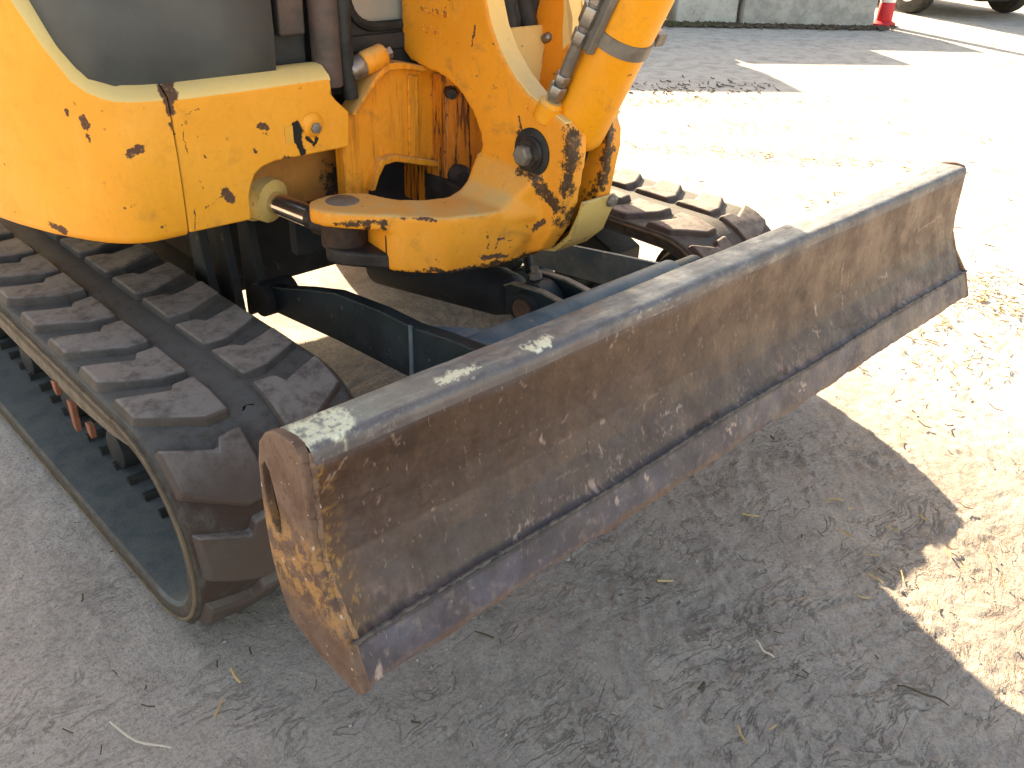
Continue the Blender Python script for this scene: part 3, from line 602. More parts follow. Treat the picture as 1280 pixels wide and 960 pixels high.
for xa, xb in ((-.006, .0085), (BW-.0085, BW+.006)):
    ep = MB().prism(EP, 0, xa, xb, holes=[SL] if xa < .5 else ()).build('end_plate', 'end_plate', blade, 0)
    md = ep.modifiers.new('bevel', 'BEVEL'); md.width = .004; md.segments = 2; md.limit_method = 'ANGLE'; md.angle_limit = math.radians(40)
mb = MB(); pw = dens([(y-.002, z) for y, z in EP[2:8]], .006)
mb.tube([(.0085+.002*rnd.random(), y+.002+.001*rnd.random(), z) for y, z in pw], [.003+.0025*rnd.random() for _ in pw], 7).build('weld_bead', 'end_plate', blade)

# ---- house: yellow skirt, cab, nose
plan = [(.2715, .95), (.25, .95), (.225, .9505), (.2, .953), (.178, .961), (.16, .972), (.142, .988), (.126, 1.006), (.102, 1.045), (.08, 1.09), (.062, 1.13), (.045, 1.18), (.031, 1.225), (.02, 1.27), (.0, 1.4), (-.008, 1.6), (-.01, 2.0), (-.01, 2.4)]
ztop = [.953, .954, .955, .957, .959, .965, .975, .992, 1.05, 1.125, 1.17, 1.225, 1.28, 1.33, 1.4, 1.42, 1.42, 1.42]
def sweep(plan, prof_at):
    """prof_at(i) -> list of (inset, z) bottom to top; inset goes into the house"""
    vs_ = []; k = 0
    for i, p_ in enumerate(plan):
        a, b = Vector(plan[max(0, i-1)]), Vector(plan[min(len(plan)-1, i+1)]); d = (b-a).normalized(); nrm = Vector((d.y, -d.x))  # travelling -x/+y, inside is to the right
        pr = prof_at(i); k = len(pr)
        for off, z in pr: q = Vector(p_)+nrm*off; vs_.append((q.x, q.y, z))
    fs = [(i*k+j, (i+1)*k+j, (i+1)*k+j+1, i*k+j+1) for i in range(len(plan)-1) for j in range(k-1)]
    return MB().add(vs_, fs)
def zb(i): return .688 if i < 12 else .688+.0*(i-12)
cov = sweep(plan, lambda i: [(.10, zb(i)+.004), (.03, zb(i)-.002), (.012, zb(i)), (.003, zb(i)+.006), (0, zb(i)+.018), (-.004, zb(i)+.10), (-.004, (zb(i)+ztop[i])/2+.03), (0, ztop[i]-.012), (.002, ztop[i])])
o = cov.build('corner_cover', 'yellow_body', EX, angle=50)
lipf = lambda i: [(.002, ztop[i]), (.006, ztop[i]+.006), (.03, ztop[i]+.024), (.042, ztop[i]+.028), (.06, ztop[i]+.026), (.075, ztop[i]-.03)]
sweep(plan, lipf).build('cover_lip', 'yellow_lip', o, angle=60)
fp = [(.2745, .694), (.412, .692), (.414, .745), (.421, .765), (.432, .785), (.450, .797), (.481, .804), (.666, .805), (.671, .88), (.640, .908), (.630, .920), (.628, .955), (.2745, .953)]
fpo = MB().prism(fp, 1, .950, .972).build('front_panel', 'yellow_body', EX, .005, 3)
sweep([(.628, .9505), (.45, .9505), (.2745, .9505)], lambda i: [(.0, .951), (.004, .960), (.028, .976), (.042, .981), (.06, .980), (.075, .93)]).build('panel_lip', 'yellow_lip', fpo, angle=60)
MB().rings((.575, .951, .864), (.575, .938, .862), [(0, .028), (.4, .024), (.75, .016), (1, .015)], 20).build('bolt_boss', 'yellow_body', fpo)
bt = MB().rings((.575, .940, .862), (.575, .931, .862), [(0, .012), (.9, .012), (1, .010)], 6).build('panel_bolt', 'steel_dull', fpo)
MB().prism([(.508, .835), (.527, .835), (.527, .872), (.508, .872)], 1, .9482, .9495).build('warning_sticker', 'sticker', fpo)
# dark inner wall behind covers
MB().prism([(.22, 1.12), (.66, 1.12), (.66, 1.3), (.15, 1.5), (.16, 1.2)], 2, .70, .96).build('floor_frame', 'cab_black', EX)
skp = [(.520, 1.0), (.40, 1.0), (.25, 1.0), (.20, 1.003), (.17, 1.02), (.15, 1.05), (.13, 1.1), (.10, 1.2), (.08, 1.3), (.07, 1.6), (.07, 2.2)]
sk_ = sweep(skp, lambda i: [(.05, .972), (.004, .974), (0, .980), (-.004, 1.05), (0, 1.25), (.02, 1.45), (.05, 1.46)]); sk_ = sk_.build('cab_skirt', 'cab_grey', EX, angle=50)
md = sk_.modifiers.new('sol', 'SOLIDIFY'); md.thickness = .02; md.offset = 1
MB().box((.505, 1.012, .972), (.528, 1.06, 1.45)).build('skirt_edge', 'cab_black', sk_, .004)
MB().box((.53, 1.03, .96), (.625, 1.08, 2.2)).build('door_post', 'cab_black', EX, .006)
MB().box((.50, 1.085, .93), (.75, 1.10, 2.2)).build('gap_backing_panel', 'cab_black', EX)  # added dark backing that closes a light leak between post and pillar
MB().box((.55, 1.005, 1.035), (.612, 1.028, 1.30)).build('latch_cover', 'cab_pillar', EX, .006)
MB().tube([(.655, 1.0, .93), (.652, 1.0, 1.2), (.64, 1.03, 1.7), (.62, 1.1, 2.25)], .032, 18).build('cab_pillar', 'cab_pillar', EX)
MB().tube([(.70, .985, .90), (.693, .985, .97), (.69, .985, 1.08), (.68, .99, 1.3)], .017, 12).build('drain_hose', 'black_rubber', EX)
# cab front lower panel with rounded window
def rrect(x0, z0, x1, z1, r_, n=6):
    out = []
    for cx_, cz_, a0 in ((x1-r_, z0+r_, -90), (x1-r_, z1-r_, 0), (x0+r_, z1-r_, 90), (x0+r_, z0+r_, 180)):
        for i in range(n+1): a = math.radians(a0+90*i/n); out.append((cx_+r_*math.cos(a), cz_+r_*math.sin(a)))
    return out
win = rrect(.735, 1.035, .955, 1.35, .07)
cf = MB().prism([(.68, .90), (1.0, .90), (1.0, 1.45), (.68, 1.45)], 1, 1.035, 1.06, holes=[win]).build('cab_front_panel', 'cab_black', EX)
MB().tube([(x, 1.033, z) for x, z in win+win[:1]], .011, 8).build('window_seal', 'black_rubber', cf)
MB().prism(rrect(.735, 1.035, .955, 1.35, .07), 1, 1.048, 1.053).build('window_pane', 'glass', cf)
MB().box((.70, 1.02, .985), (.98, 1.034, 1.02)).build('step_strip', 'cab_black', cf, .004)
# upper cab (frame and roof, out of the photograph but it throws the machine's shade)
cab = MB()
for x_, y_ in ((.12, 1.12), (.92, 1.08), (.10, 2.25), (.92, 2.25)): cab.box((x_-.035, y_-.035, 1.4), (x_+.035, y_+.035, 2.4))
cab.box((.06, 1.02, 2.36), (.98, 2.32, 2.44)).build('cab_frame', 'cab_black', EX, .01)
MB().box((.08, 2.22, 1.2), (.96, 2.30, 2.36)).build('cab_rear_wall', 'cab_black', EX, .01)
MB().box((.09, 1.1, 1.0), (.95, 2.25, 1.03)).build('cab_floor', 'cab_black', EX)
sb = MB().box((.30, 1.75, 1.03), (.75, 2.1, 1.45)); sb.box((.32, 2.02, 1.45), (.73, 2.15, 2.0)).build('operator_seat', 'cab_black', EX, .04, 3)
# right body cover + engine hood
rb_ = [(1.20, 1.02), (1.66, 1.02), (1.72, 1.05), (1.78, 1.14), (1.83, 1.3), (1.86, 1.6), (1.86, 2.6), (1.20, 2.6)]
MB().prism(rb_, 2, .66, .98).build('right_cover', 'yellow_body', EX, .03, 3)
MB().prism([(1.02, 1.10), (1.56, 1.08), (1.62, 1.14), (1.70, 1.4), (1.74, 2.6), (1.0, 2.6)], 2, .97, 1.42).build('engine_hood', 'yellow_body', EX, .04, 3)
MB().prism([(.0, 2.3), (1.86, 2.3), (1.84, 2.75), (1.6, 3.05), (.99, 3.15), (.38, 3.05), (.1, 2.75)], 2, .72, 1.48).build('counterweight', 'yellow_body', EX, .05, 3)
MB().box((.45, 1.28, .60), (1.55, 2.4, .68)).build('turntable_plate', 'chassis_dark', EX, .01)
# ---- frame nose carrying the swing post
nose = [(.672, .66), (.735, .672), (.748, .715), (.765, .747), (.80, .752), (.96, .706), (.98, .70), (.98, .925), (.90, .942), (.83, .957), (.79, .962), (.76, .945), (.69, .872), (.672, .85)]
no = MB().prism(nose, 1, .985, 1.02).build('frame_nose', 'yellow_nose', EX, .004)
MB().prism([(.686, .868), (.757, .945), (.79, .968), (.83, .966), (.90, .951), (.98, .934), (.98, .922), (.90, .938), (.83, .951), (.795, .951), (.765, .938), (.696, .864)], 1, .962, 1.02).build('nose_flange', 'yellow_nose', no, .003)
MB().prism([(.738, .69), (.752, .72), (.768, .744), (.80, .747), (.98, .697), (.98, .712), (.80, .763), (.76, .758), (.738, .725), (.726, .69)], 1, .960, 1.02).build('arch_rim', 'yellow_nose', no, .003)
MB().prism([(.855, .745), (.885, .737), (.885, .93), (.855, .935)], 1, .978, .986).build('nose_rib', 'yellow_nose', no, .003)
MB().box((.43, 1.06, .66), (.78, 1.09, .84)).build('cross_frame', 'rusty_frame', EX, .004)
MB().box((.60, 1.10, .52), (1.4, 1.13, .90)).build('bulkhead', 'chassis_dark', EX)
MB().rings((1.02, .965, .60), (1.02, .965, .935), [(0, .085), (.02, .09), (.93, .09), (.96, .096), (1, .096)], 36).build('swing_boss', 'rusty_boss', EX)
MB().box((.93, .93, .60), (1.11, 1.2, .90)).build('boss_web', 'rusty_boss', EX, .01)
bt = MB().rings((.945, .935, .895), (.925, .905, .895), [(0, .017), (.5, .015), (1, .012)], 8).build('grease_fitting', 'dark_greasy', EX)
MB().rings((.955, .915, .70), (.945, .885, .70), [(0, .03), (.5, .028), (1, .018)], 12).build('stop_block', 'dark_greasy', EX)
# pin with collar at the top of the nose
MB().rings((.700, .99, .955), (.735, .985, .968), [(0, .020), (.1, .024), (.9, .026), (1, .024)], 18).build('hinge_pin', 'steel', EX)
MB().rings((.735, .985, .968), (.79, .978, .985), [(0, .023), (.1, .026), (.9, .026), (1, .022)], 18).build('pin_sleeve', 'yellow_nose', EX)
MB().rings((.79, .978, .985), (.805, .976, .99), [(0, .014), (1, .014)], 6).build('pin_bolt', 'steel', EX)

# ---- swing bracket (casting round the boss)
ck = [(1.03, 1.38), (1.03, .985), (1.005, .962), (.95, .952), (.885, .944), (.83, .922), (.785, .885), (.757, .84), (.75, .80), (.757, .765), (.78, .735), (.80, .715), (.80, .605), (.62, .60), (.56, .625), (.515, .69), (.50, .74), (.492, .80), (.484, .85), (.488, .885), (.508, .910), (.56, .930), (.615, .950), (.66, .980), (.70, 1.02), (.73, 1.065), (.755, 1.13), (.775, 1.22), (.80, 1.38)]
low = [(.60, .728), (.617, .700), (.684, .636), (.771, .606), (.86, .598), (.925, .598), (.925, .80), (.84, .775), (.777, .748), (.725, .765), (.684, .800), (.645, .86), (.62, .86)]
earp = [(.498, .862), (.506, .825), (.530, .790), (.562, .756), (.61, .71), (.66, .76), (.67, .82), (.655, .875), (.622, .905), (.575, .915), (.525, .905)]
cast = MB().prism(ck, 0, .880, .930)
cast.prism(low, 2, .598, .722); cast.prism(earp, 2, .688, .7235)
# sweeping fillet where the arm grows into the cheek
cast.add([(.775, .615, .70), (.775, .745, .70), (.885, .560, .70), (.885, .790, .70), (.840, .60, .745), (.84, .755, .745), (.885, .555, .81), (.885, .765, .81)], [(0, 2, 3, 1), (0, 1, 5, 4), (4, 5, 7, 6), (0, 4, 6, 2), (1, 3, 7, 5), (2, 6, 7, 3)])
cast.add([(.80, .604, .60), (.80, .70, .60), (.925, .598, .60), (.925, .70, .60), (.80, .604, .72), (.80, .70, .72), (.925, .555, .72), (.925, .70, .72)], [(0, 1, 3, 2), (4, 6, 7, 5), (0, 2, 6, 4), (1, 5, 7, 3), (0, 4, 5, 1), (2, 3, 7, 6)])
sb_ = cast.build('swing_bracket', 'yellow_bracket', EX, 0, 2, True, 180)
md = sb_.modifiers.new('remesh', 'REMESH'); md.mode = 'VOXEL'; md.voxel_size = .0055; md.use_smooth_shade = True
md = sb_.modifiers.new('smooth', 'SMOOTH'); md.factor = .5; md.iterations = 9
tag(sb_, 'orange yellow cast bracket with chipped paint')
ckr = [(y, z) for y, z in ck]
def flare(mb):
    mb.v = [(x+.130*max(0.0, min(1.0, (z-.90)/.16)) if x > .95 else x, y, z) for x, y, z in mb.v]; return mb
flare(MB().prism(ckr, 0, .995, 1.038)).build('right_cheek', 'yellow_bracket', sb_, .008, 3)
MB().prism([(1.03, .985), (1.03, 1.10), (.90, 1.10), (.885, 1.0), (.90, .955), (.97, .96)], 0, .93, 1.10).build('upper_lug', 'dark_greasy', sb_, .006)
# front rim of the left cheek
rim = [(.508, .912), (.56, .932), (.615, .952), (.66, .982), (.70, 1.022), (.73, 1.067), (.755, 1.132), (.775, 1.22), (.80, 1.38)]
for xa in (.884, .997): flare(MB().prism(rim+[(y+.012, z-.02) for y, z in rim[::-1]], 0, xa+.001, xa+.050)).build('cheek_rim', 'yellow_lip', sb_, .003)
MB().prism([((x-.62)*.72+.612, (y-.80)*.80+.80) for x, y in earp], 2, .600, .634).build('clevis_plate', 'dark_greasy', sb_, .008, 3)
MB().prism([(.60, .735), (.66, .70), (.70, .79), (.655, .86), (.625, .83)], 2, .60, .70).build('clevis_web', 'dark_greasy', sb_, .006)
MB().rings((.578, .858, .716), (.578, .858, .7275), [(0, .036), (.7, .036), (1, .030)], 24).build('clevis_pin', 'steel_dull', sb_)
MB().rings((.578, .858, .62), (.578, .858, .70), [(0, .042), (.1, .050), (.9, .050), (1, .042)], 24).build('rod_eye', 'pin_dark', EX)
MB().rings((.575, .87, .664), (.548, .945, .672), [(0, .032), (.7, .032), (.8, .026), (1, .026)], 20).build('rod_neck', 'dark_greasy', EX)
MB().rings((.553, .93, .670), (.505, 1.08, .692), [(0, .025), (1, .025)], 22).build('swing_rod', 'chrome', EX)
MB().rings((.519, 1.04, .686), (.455, 1.24, .715), [(0, .030), (.03, .050), (.2, .052), (.22, .060), (1, .060)], 26).build('swing_cylinder', 'yellow_dusty', EX)
MB().prism([(.885, .62), (1.03, .62), (1.10, 1.02), (.93, 1.02), (.90, .80)], 2, .592, .690).build('lower_lug', 'dark_greasy', sb_, .008)
# guard plate at the front foot
gp = [(.620, .598), (.56, .612), (.515, .655), (.492, .715), (.487, .742), (.495, .744), (.502, .716), (.525, .662), (.565, .622), (.620, .608)]
MB().prism(gp, 0, .931, 1.040).build('foot_guard', 'yellow_dusty', sb_, .003)
MB().rings((1.025, .492, .732), (1.025, .478, .726), [(0, .014), (.5, .016), (1, .010)], 8).build('guard_bolt', 'steel_dull', sb_)
MB().rings((.8795, .594, .836), (.874, .594, .836), [(0, .050), (.6, .050), (1, .046)], 28).build('pin_recess', 'black_rubber', sb_)
pn = MB().rings((.874, .590, .836), (.856, .590, .836), [(0, .034), (.3, .034), (.5, .030), (1, .028)], 24).build('cylinder_pin', 'dark_greasy', sb_)
MB().rings((.858, .592, .834), (.838, .592, .834), [(0, .022), (.85, .022), (1, .018)], 6).build('pin_bolt', 'steel_dull', pn, .002)
MB().rings((.931, .59, .836), (.994, .59, .836), [(0, .045), (.06, .056), (.94, .056), (1, .045)], 28).build('cylinder_eye', 'dark_greasy', EX)
MB().box((.932, .56, .64), (.993, .70, .79)).build('grease_block', 'dark_greasy', EX, .02, 3)
# hose guard between the cheeks
hg = MB(); hgp = [(.795, 1.045), (.765, .99), (.725, .93), (.69, .885), (.66, .86), (.655, .865), (.685, .892), (.72, .937), (.757, .995), (.787, 1.05)]
hgo = flare(hg.prism(hgp, 0, .931, .994)).build('hose_guard', 'yellow_dusty', sb_, .002)
for x_ in (.945, 1.085): MB().rings((x_, .770, 1.020), (x_, .752, 1.030), [(0, .012), (.6, .012), (.8, .010), (1, .006)], 8).build('guard_bolt', 'steel', sb_)
for i in range(6):
    x_ = .948+i*.030; w_ = rnd.uniform(-.008, .008); y_ = .808+.016*(i % 2)
    MB().tube([(x_, y_+.01, .97), (x_+w_, y_, 1.03), (x_-w_, y_+.012, 1.09), (x_-.02+w_, y_+.06, 1.2), (x_-.03, .96, 1.34), (x_-.04, 1.0, 1.5)], .023, 14).build('hydraulic_hose', 'black_rubber', EX)
MB().box((.932, .90, 1.0), (1.12, .93, 1.38)).build('bracket_back_web', 'dark_greasy', sb_)

# raised casting numbers on the upper arm
for txt, y_, z_ in (('25-1350', .958, 1.066), ('63365', .958, 1.028)):
    cu = bpy.data.curves.new('casting_number', 'FONT'); cu.body = txt; cu.size = .022; cu.extrude = .0022; cu.bevel_depth = .0006; cu.space_character = 1.25
    fo = bpy.data.objects.new('casting_number_src', cu); COL.objects.link(fo); bpy.context.view_layer.update()
    me_ = bpy.data.meshes.new_from_object(fo.evaluated_get(bpy.context.evaluated_depsgraph_get())); bpy.data.objects.remove(fo)
    me_.transform(Matrix(((0, 0, -1, .8805), (-1, 0, 0, y_), (0, 1, 0, z_), (0, 0, 0, 1)))); me_.name = 'casting_number'
    mkobj('casting_number', me_, 'yellow_bracket', sb_, 0, 0, False)

# ---- boom lift cylinder with its hose
A_, B_ = Vector((.960, .555, .862)), Vector((.960, .555, .862))+Vector((0, -.127, .256)).normalized()*1.0
def along(t_): return A_+(B_-A_)*t_
lc = MB().rings(A_, B_, [(0, .03), (.006, .052), (.018, .059), (.03, .060), (1, .060)], 36).build('lift_cylinder', 'yellow_cylinder', EX)
MB().rings(along(.225), along(.255), [(0, .0605), (.02, .064), (.98, .064), (1, .0605)], 36).build('clamp_band', 'steel_dull', lc)
MB().rings(along(.99), along(1.35), [(0, .045), (1, .045)], 24).build('piston_rod', 'chrome', lc)
ax = (B_-A_).normalized(); sd = Vector((-1, 0, 0)); fw = ax.cross(sd).normalized()
pp = along(.055)+sd*.048-fw*(.036)
p1 = pp+ax*.0+sd*.020
kn = MB().rings(p1-ax*.028, p1+ax*.022, [(0, .018), (.12, .027), (.85, .027), (1, .020)], 18).build('port_elbow', 'yellow_cylinder', lc)
def hp(t_, s_=.075): return along(t_)+sd*(s_-.008)-fw*.036
pl_ = [p1+ax*.02, hp(.12), hp(.18, .078), hp(.30, .080), hp(.45, .080), hp(.62, .078)]
MB().tube(pl_, .0125, 12).build('pressure_line', 'steel_dull', lc)
for t0, t1, rr in ((.085, .115, .019), (.118, .14, .0165), (.205, .235, .018), (.245, .285, .020), (.29, .31, .017)):
    MB().rings(hp(t0, .0775), hp(t1, .079), [(0, rr*.9), (.1, rr), (.9, rr), (1, rr*.9)], 6).build('hose_fitting', 'steel', lc, .0015)
q = [along(.205)+sd*.050-fw*.016, along(.62)+sd*.050-fw*.016]
cl = MB()
for sgn in (0,):
    a, b = q; s1 = (sd*.95-fw*.30).normalized(); s2 = ax.cross(s1).normalized()
    c8 = []
    for base in (a, b):
        for k1, k2 in ((-.006, -.022), (.010, -.022), (.010, .022), (-.006, .022)): c8.append(base+s1*(k1+.012)+s2*k2)
    cl.add(c8, [(0, 1, 2, 3), (4, 7, 6, 5), (0, 4, 5, 1), (1, 5, 6, 2), (2, 6, 7, 3), (3, 7, 4, 0)])
cl.build('clamp_plate', 'steel_dull', lc, .003)
MB().box((1.012, .40, 1.06), (1.04, .42, 1.085), Matrix.Rotation(.45, 3, 'X')).build('clamp_ear', 'steel_dull', lc, .003)
MB().rings(along(.24)-sd*.06, along(.24)-sd*.095, [(0, .012), (.4, .012), (.45, .017), (1, .017)], 8).build('clamp_bolt', 'steel_dull', lc)

# ---- boom (rises out of the photograph)
bo = [(.98, 1.24), (1.04, 1.34), (.98, 1.55), (.62, 2.30), (.20, 2.75), (-.10, 2.80), (-.12, 2.66), (.10, 2.58), (.45, 2.15), (.80, 1.50), (.90, 1.28)]
MB().prism(bo, 0, .95, 1.105).build('boom', 'yellow_cylinder', EX, .01)


# ------------------------------------------------------------------ background
t = NT('weathered_concrete'); P = t.coord(); n = t.noise(P, 4, 6, .65, .3); c = t.mix(t.ss(.3, .7, n), (.34, .345, .33), (.46, .46, .44))
c = t.mix(t.math('MULTIPLY', t.ss(.5, .7, t.noise(P, 22, 6, .7)), .5), c, (.17, .175, .165)); zz = t.n('SeparateXYZ'); t.set(zz.inputs[0], P)
c = t.mix(t.ss(.66, .70, t.noise(P, 60, 3, .6)), c, (.14, .14, .13))
M['concrete'] = t.done(c, .9, 0, t.bump(t.noise(P, 40, 6, .7), .6, .01))
M['concrete_dark'] = plain('coarse_dark_concrete', (.26, .26, .25), (.40, .40, .38), 9, .95, .8, specs=((.12, .12, .11), 45, .7), bd=.012)
def block(loc, rz, size, label, z0=0.0, mat='concrete'):
    lx, ly, lz = size; b = empty('concrete_block', (loc[0], loc[1], z0)); b.rotation_euler.z = rz
    tag(b, label, 'concrete block', 'large concrete blocks along the back of the yard')
    ch = .035; mb = MB()
    n = 9; rng = random.Random(int(loc[0]*97+loc[1]*31+z0*7))
    mb.box((-lx/2, -ly/2, -.02 if z0 == 0 else 0), (lx/2, ly/2, lz)); me = mb.build('body', mat, None, ch, 2)
    bm = bmesh.new(); bm.from_mesh(me.data); bmesh.ops.subdivide_edges(bm, edges=bm.edges, cuts=7, use_grid_fill=True)
    for v in bm.verts:
        if all(abs(abs(a)-e) > .01 for a, e in ((v.co.x, lx/2), (v.co.y, ly/2))): continue
        v.co += Vector((rng.gauss(0, .004), rng.gauss(0, .004), 0))
    bm.to_mesh(me.data); bm.free(); me.parent = b
    for sx in (-.28, .28):
        s_ = MB().rings((sx*lx, 0, lz-.001), (sx*lx, 0, lz+.07), [(0, .13), (.9, .10), (1, .09)], 20).build('stud', 'concrete', None); s_.parent = b
    return b
ex, ey = Vector((.80, -.60)), Vector((.60, .80)); RZ = math.atan2(ex.y, ex.x)
# front block, its right end by the striped post
b0 = Vector((10.28, 4.24)); ce = b0-ex*.80+ey*.40
block(ce, RZ, (1.60, .8, .8), 'widest grey concrete block, beside the red and white post', 0.0, 'concrete_dark')
ce2 = b0-ex*(1.60+.04+.38)+ey*.47
block(ce2, RZ+.03, (.74, .8, .8), 'short pale concrete block between two dark joints')
ce3 = b0-ex*(1.6+.04+.76+.10+.8)+ey*.50
block(ce3, RZ-.03, (1.6, .8, .8), 'concrete block partly hidden by the yellow lift cylinder')
ce4 = b0-ex*(1.6+.04+.76+.10+1.6+.06+.8)+ey*.48
block(ce4, RZ, (1.6, .8, .8), 'leftmost concrete block of the row, behind the excavator')
def upper(d, lx, z0, h, label): block(b0-ex*(d+lx/2)+ey*.80, RZ, (lx, .8, h), label, z0)  # unseen upper layers, height and setback shaped to cast shadows on the yard
for d, z0, w_ in ((1.56, .8, 'right end of the second layer'), (3.20, .8, 'middle of the second layer'), (4.84, .8, 'left end of the second layer'), (3.47, 1.4, 'right end of the top layer'), (5.10, 1.4, 'left end of the top layer')): upper(d, 1.6, z0, .6, 'unseen concrete block stacked on the row, '+w_)
# striped post
M['red_plastic'] = plain('faded_red_plastic', (.60, .035, .05), (.52, .03, .04), 9, .5, .1)
M['white_plastic'] = plain('dirty_white_plastic', (.74, .72, .72), (.66, .62, .62), 9, .5, .1)
po = empty('traffic_post', (10.66, 4.30, 0)); tag(po, 'red and white striped traffic post with red foot', 'traffic post')
MB().rings((10.66, 4.30, -.01), (10.66, 4.30, .055), [(0, .15), (.6, .15), (.8, .13), (1, .10)], 8).build('foot', 'red_plastic', po)
for i, (z0, z1, mm) in enumerate(((.05, .26, 'red_plastic'), (.262, .50, 'white_plastic'), (.502, .74, 'red_plastic'), (.742, .96, 'white_plastic'))):
    r0, r1 = .088-.012*z0, .088-.012*z1
    MB().rings((10.66, 4.30, z0), (10.66, 4.30, z1), [(0, r0), (.03, r0+.004), (.97, r1+.004), (1, r1)], 20).build('band', mm, po)
# parked van, seen from behind and low
VO = Vector((12.28, 4.70)); vx, vy = Vector((.905, -.425)), Vector((.425, .905))
M['van_white'] = plain('white_van_paint', (.72, .72, .72), (.66, .66, .66), 3, .35, .03)
M['tyre'] = plain('tyre_rubber', (.02, .02, .02), (.05, .047, .043), 20, .85, .4)
M['van_dark'] = plain('dark_van_trim', (.02, .02, .022), (.04, .04, .04), 10, .6, .2)
M['lamp_red'] = plain('red_tail_lamp', (.35, .01, .01), (.30, .01, .01), 10, .2, .02)
M['van_glass'] = plain('dark_van_glass', (.02, .025, .03), (.025, .03, .035), 5, .08, .0)
vn_ = empty('parked_van', (VO.x, VO.y, 0)); tag(vn_, 'white van parked beyond the striped post, only its underside in view', 'van')
RV = Matrix.Rotation(math.atan2(vx.y, vx.x), 4, 'Z')
def vpart(mb, name, mat, bev=0, par=None, seg=2):
    o = mb.build(name, mat, None, bev, seg); o.parent = par or vn_
    return o
vn_.rotation_euler.z = math.atan2(vx.y, vx.x)
prof_v = [(-.75, .42), (-.72, 1.15), (-.62, 1.95), (-.45, 2.05), (2.7, 2.05), (3.25, 1.75), (3.55, 1.25), (4.2, 1.05), (4.35, .9), (4.38, .42), (3.95, .40), (3.85, .62), (3.6, .75), (3.35, .62), (3.25, .40), (.42, .40), (.35, .6), (.05, .74), (-.25, .6), (-.35, .42)]
body = vpart(MB().prism(prof_v, 0, -.08, 1.80), 'body', 'van_white', .05, None, 3)
vpart(MB().box((-.05, -.84, .34), (1.77, -.70, .60)), 'rear_bumper', 'van_dark', .03)
vpart(MB().box((.15, -.3, .26), (1.55, 4.1, .46)), 'floor_pan', 'van_dark', .03)
vpart(MB().tube([(1.25, -.75, .27), (1.25, -.2, .27), (1.1, .3, .30)], .03, 12), 'exhaust_pipe', 'steel_dull')
vpart(MB().box((.45, -.70, .22), (.95, -.2, .34)), 'tow_bar', 'van_dark', .03)
for sx in (-.02, 1.60): vpart(MB().box((sx, -.77, 1.0), (sx+.14, -.70, 1.45)), 'tail_lamp', 'lamp_red', .01)
vpart(MB().box((.25, -.735, 1.25), (1.45, -.64, 1.80)), 'rear_window', 'van_glass', .02)
for x_ in (-.06, 1.56):
    for y_ in (0.05, 3.6):
        w = vpart(MB().rings((x_, y_, .33), (x_+.22, y_, .33), [(0, .20), (.02, .29), (.12, .325), (.3, .335), (.7, .335), (.88, .325), (.98, .29), (1, .20)], 32), 'wheel', 'tyre')
        vpart(MB().rings((x_-.012, y_, .33), (x_+.232, y_, .33), [(0, .05), (.03, .17), (.08, .215), (.92, .215), (.97, .17), (1, .05)], 24), 'rim', 'white_plastic', 0, w)

# ------------------------------------------------------------------ litter on the yard
def hitg(px, py):
    d = f + r2*((px-640)/1091.76) - u2*((py-480)/1091.76); tt = -CAMLOC.z/d.z; return CAMLOC+d*tt
def scatter(name, mat, specs, label, seed, lift=.004):
    rg = random.Random(seed); mb = MB()
    for (x0, y0, sx_, sy_, ang, cnt, ln, wd) in specs:
        c_, s_ = math.cos(ang), math.sin(ang)
        for i in range(cnt):
            a, b = rg.gauss(0, sx_), rg.gauss(0, sy_); px, py = x0+a*c_-b*s_, y0+a*s_+b*c_
            L = ln*rg.uniform(.4, 1.5); w = wd*rg.uniform(.6, 1.4); th = rg.uniform(0, math.pi); bx_, by_ = math.cos(th), math.sin(th); z0 = lift*rg.uniform(.6, 1.3); bend = rg.uniform(-.08, .08)*L; up = rg.uniform(0, .25)*L
            v = []
            for k, tt in enumerate((-.5, 0, .5)):
                cxp, cyp = px+bx_*L*tt-by_*bend*(1 if k == 1 else 0), py+by_*L*tt+bx_*bend*(1 if k == 1 else 0); zz_ = z0+(up if k == 2 else 0)
                v += [(cxp-by_*w/2, cyp+bx_*w/2, zz_), (cxp+by_*w/2, cyp-bx_*w/2, zz_), (cxp, cyp, zz_+w*.5)]
            mb.add(v, [(0, 3, 5, 2), (2, 5, 4, 1), (0, 1, 4, 3), (3, 6, 8, 5), (5, 8, 7, 4), (3, 4, 7, 6), (0, 2, 1), (6, 7, 8)])
    o = mb.build(name, mat, None, 0, 0, False); tag(o, label, None, None, 'stuff'); return o
M['straw'] = plain('dry_straw', (.36, .235, .11), (.48, .34, .18), 20, .8, .2)
M['dark_bits'] = plain('dark_twig_bits', (.05, .038, .028), (.11, .085, .06), 20, .85, .2)
M['weed'] = plain('dusty_weed_leaf', (.05, .07, .02), (.09, .085, .04), 12, .8, .2)
sp = []
for px, py, sx_, sy_, ang, cnt in ((950, 195, .55, .10, -.9, 650), (870, 128, .9, .10, -.55, 420), (800, 128, .5, .08, -.5, 260), (935, 160, .35, .10, -.5, 200), (1110, 170, .4, .06, -.5, 60), (1035, 180, .2, .05, 0, 40), (1240, 370, .18, .10, .6, 330), (1210, 420, .35, .15, .2, 320), (1100, 152, .5, .08, -.5, 50), (1190, 55, .8, .12, -.6, 160), (1240, 80, .6, .1, -.6, 120), (1180, 690, .25, .10, -1.0, 60), (1020, 250, .12, .05, 0, 60)):
    q = hitg(px, py); sp.append((q.x, q.y, sx_, sy_, ang, int(cnt*.45), .030, .0048))
sp.append((3.5, 1.0, 2.0, 1.2, 0, 180, .03, .005))
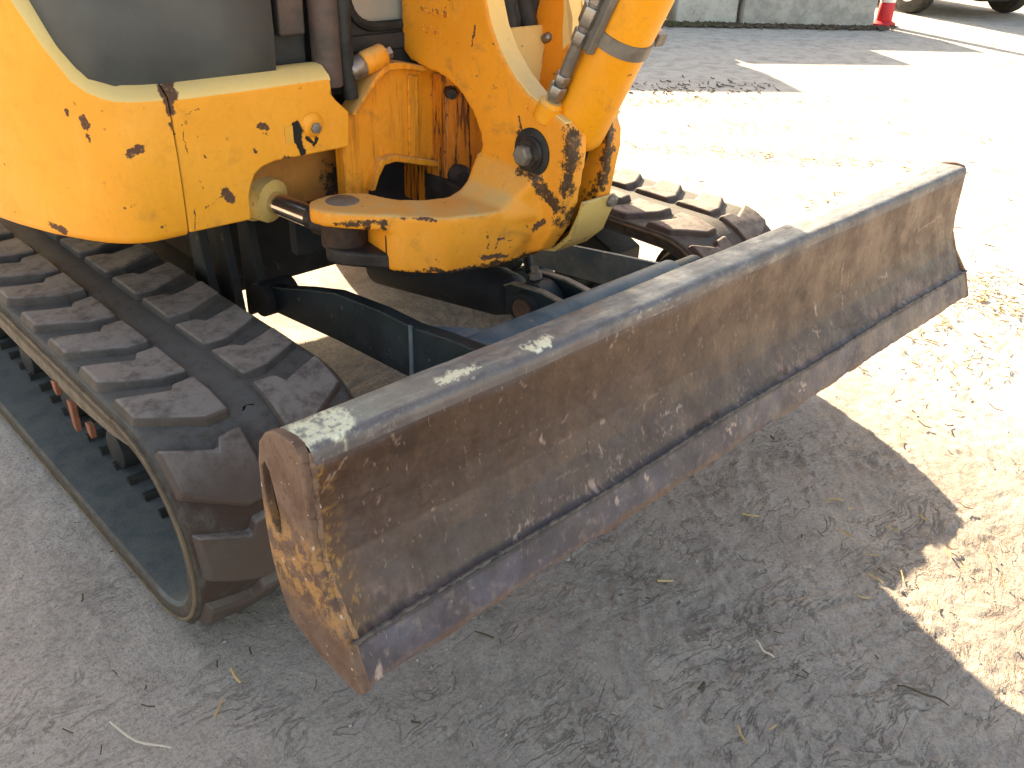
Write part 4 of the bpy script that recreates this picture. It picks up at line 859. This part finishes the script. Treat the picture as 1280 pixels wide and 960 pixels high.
scatter('straw_litter', 'straw', sp, 'dried straw scattered over the sunlit yard', 3)
sp = [(.6, -.1, .8, .5, 0, 90, .014, .0026), (3.5, 1.2, 2.2, 1.3, 0, 110, .03, .006), (.1, .9, .5, .5, 0, 60, .018, .003)]
for px, py in ((840, 112), (870, 108), (900, 110)):
    q = hitg(px, py); sp.append((q.x, q.y, .30, .14, -.5, 38, .035, .010))
scatter('twig_litter', 'dark_bits', sp, 'small dark twigs and bark bits on the yard floor', 4)
sp = []
for k in range(24):
    q = b0-ex*(k*.2-.05)-ey*.06; sp.append((q.x, q.y, .10, .07, 0, 70, .06, .028))
scatter('leaf_litter', 'dark_bits', sp, 'dark leaf litter along the foot of the blocks', 5, .012)
sp = []
for k in range(10):
    q = b0-ex*(1.9+k*.17)-ey*.07; sp.append((q.x, q.y, .08, .04, 0, 40, .06, .016))
scatter('weed_growth', 'weed', sp, 'low green weeds growing at the block joints', 6, .02)
# a few single twigs on the shaded floor
def twig(p0, p1, rr, label, mat='dark_bits'):
    a, b = hitg(*p0), hitg(*p1); mid = (a+b)/2+(b-a).cross(Vector((0, 0, 1)))*rnd.uniform(.12, .22)
    q = [(a*(1-w)**2+mid*2*w*(1-w)+b*w*w)+Vector((0, 0, rr+.004+.003*math.sin(w*9))) for w in (0, .12, .25, .38, .5, .62, .75, .88, 1)]
    o = MB().tube(q, [rr*(.6+.4*math.sin(3.1*w/8)) for w in range(9)], 6).build('twig', mat); tag(o, label, 'twig', 'twigs on the shaded floor'); return o
M['pale_twig'] = plain('pale_dry_stalk', (.50, .44, .36), (.60, .53, .43), 20, .8, .2)
twig((138, 905), (215, 938), .0024, 'thin bent twig on the floor at the bottom left', 'pale_twig')
twig((945, 803), (967, 825), .0022, 'pale short straw stalk on the shaded floor before the blade', 'pale_twig')
twig((1185, 885), (1120, 860), .0022, 'thin dark twig near the shade edge at lower right')

# small stones pressed into the floor
M['stone'] = plain('small_grey_stone', (.20, .18, .165), (.42, .39, .36), 30, .9, .2)
rg = random.Random(11); mb = MB()
for i in range(2600):
    px, py = rg.gauss(.45, .75), rg.gauss(-.05, .55); a = rg.uniform(.0012, .0032)*(2.2 if rg.random() < .04 else 1); b = a*rg.uniform(.6, 1.0); h_ = a*rg.uniform(.4, .9); th = rg.uniform(0, 3.14)
    ix, iy = min(len(gx)-1, int(np.searchsorted(gx, px))), min(len(gy)-1, int(np.searchsorted(gy, py))); z0 = float(GZ[ix, iy])
    ring = [(px+math.cos(th+k*1.257)*a*rg.uniform(.8, 1.1), py+math.sin(th+k*1.257)*b*rg.uniform(.8, 1.1), z0-.0004) for k in range(5)]
    top = [(px+(q[0]-px)*.55, py+(q[1]-py)*.55, z0+h_) for q in ring]
    mb.add(ring+top, [(k, (k+1) % 5, 5+(k+1) % 5, 5+k) for k in range(5)]+[(5, 6, 7, 8, 9)])
tag(mb.build('stone_grit', 'stone', None, 0, 0, False), 'tiny grey stones lying on the shaded yard floor', None, None, 'stuff')
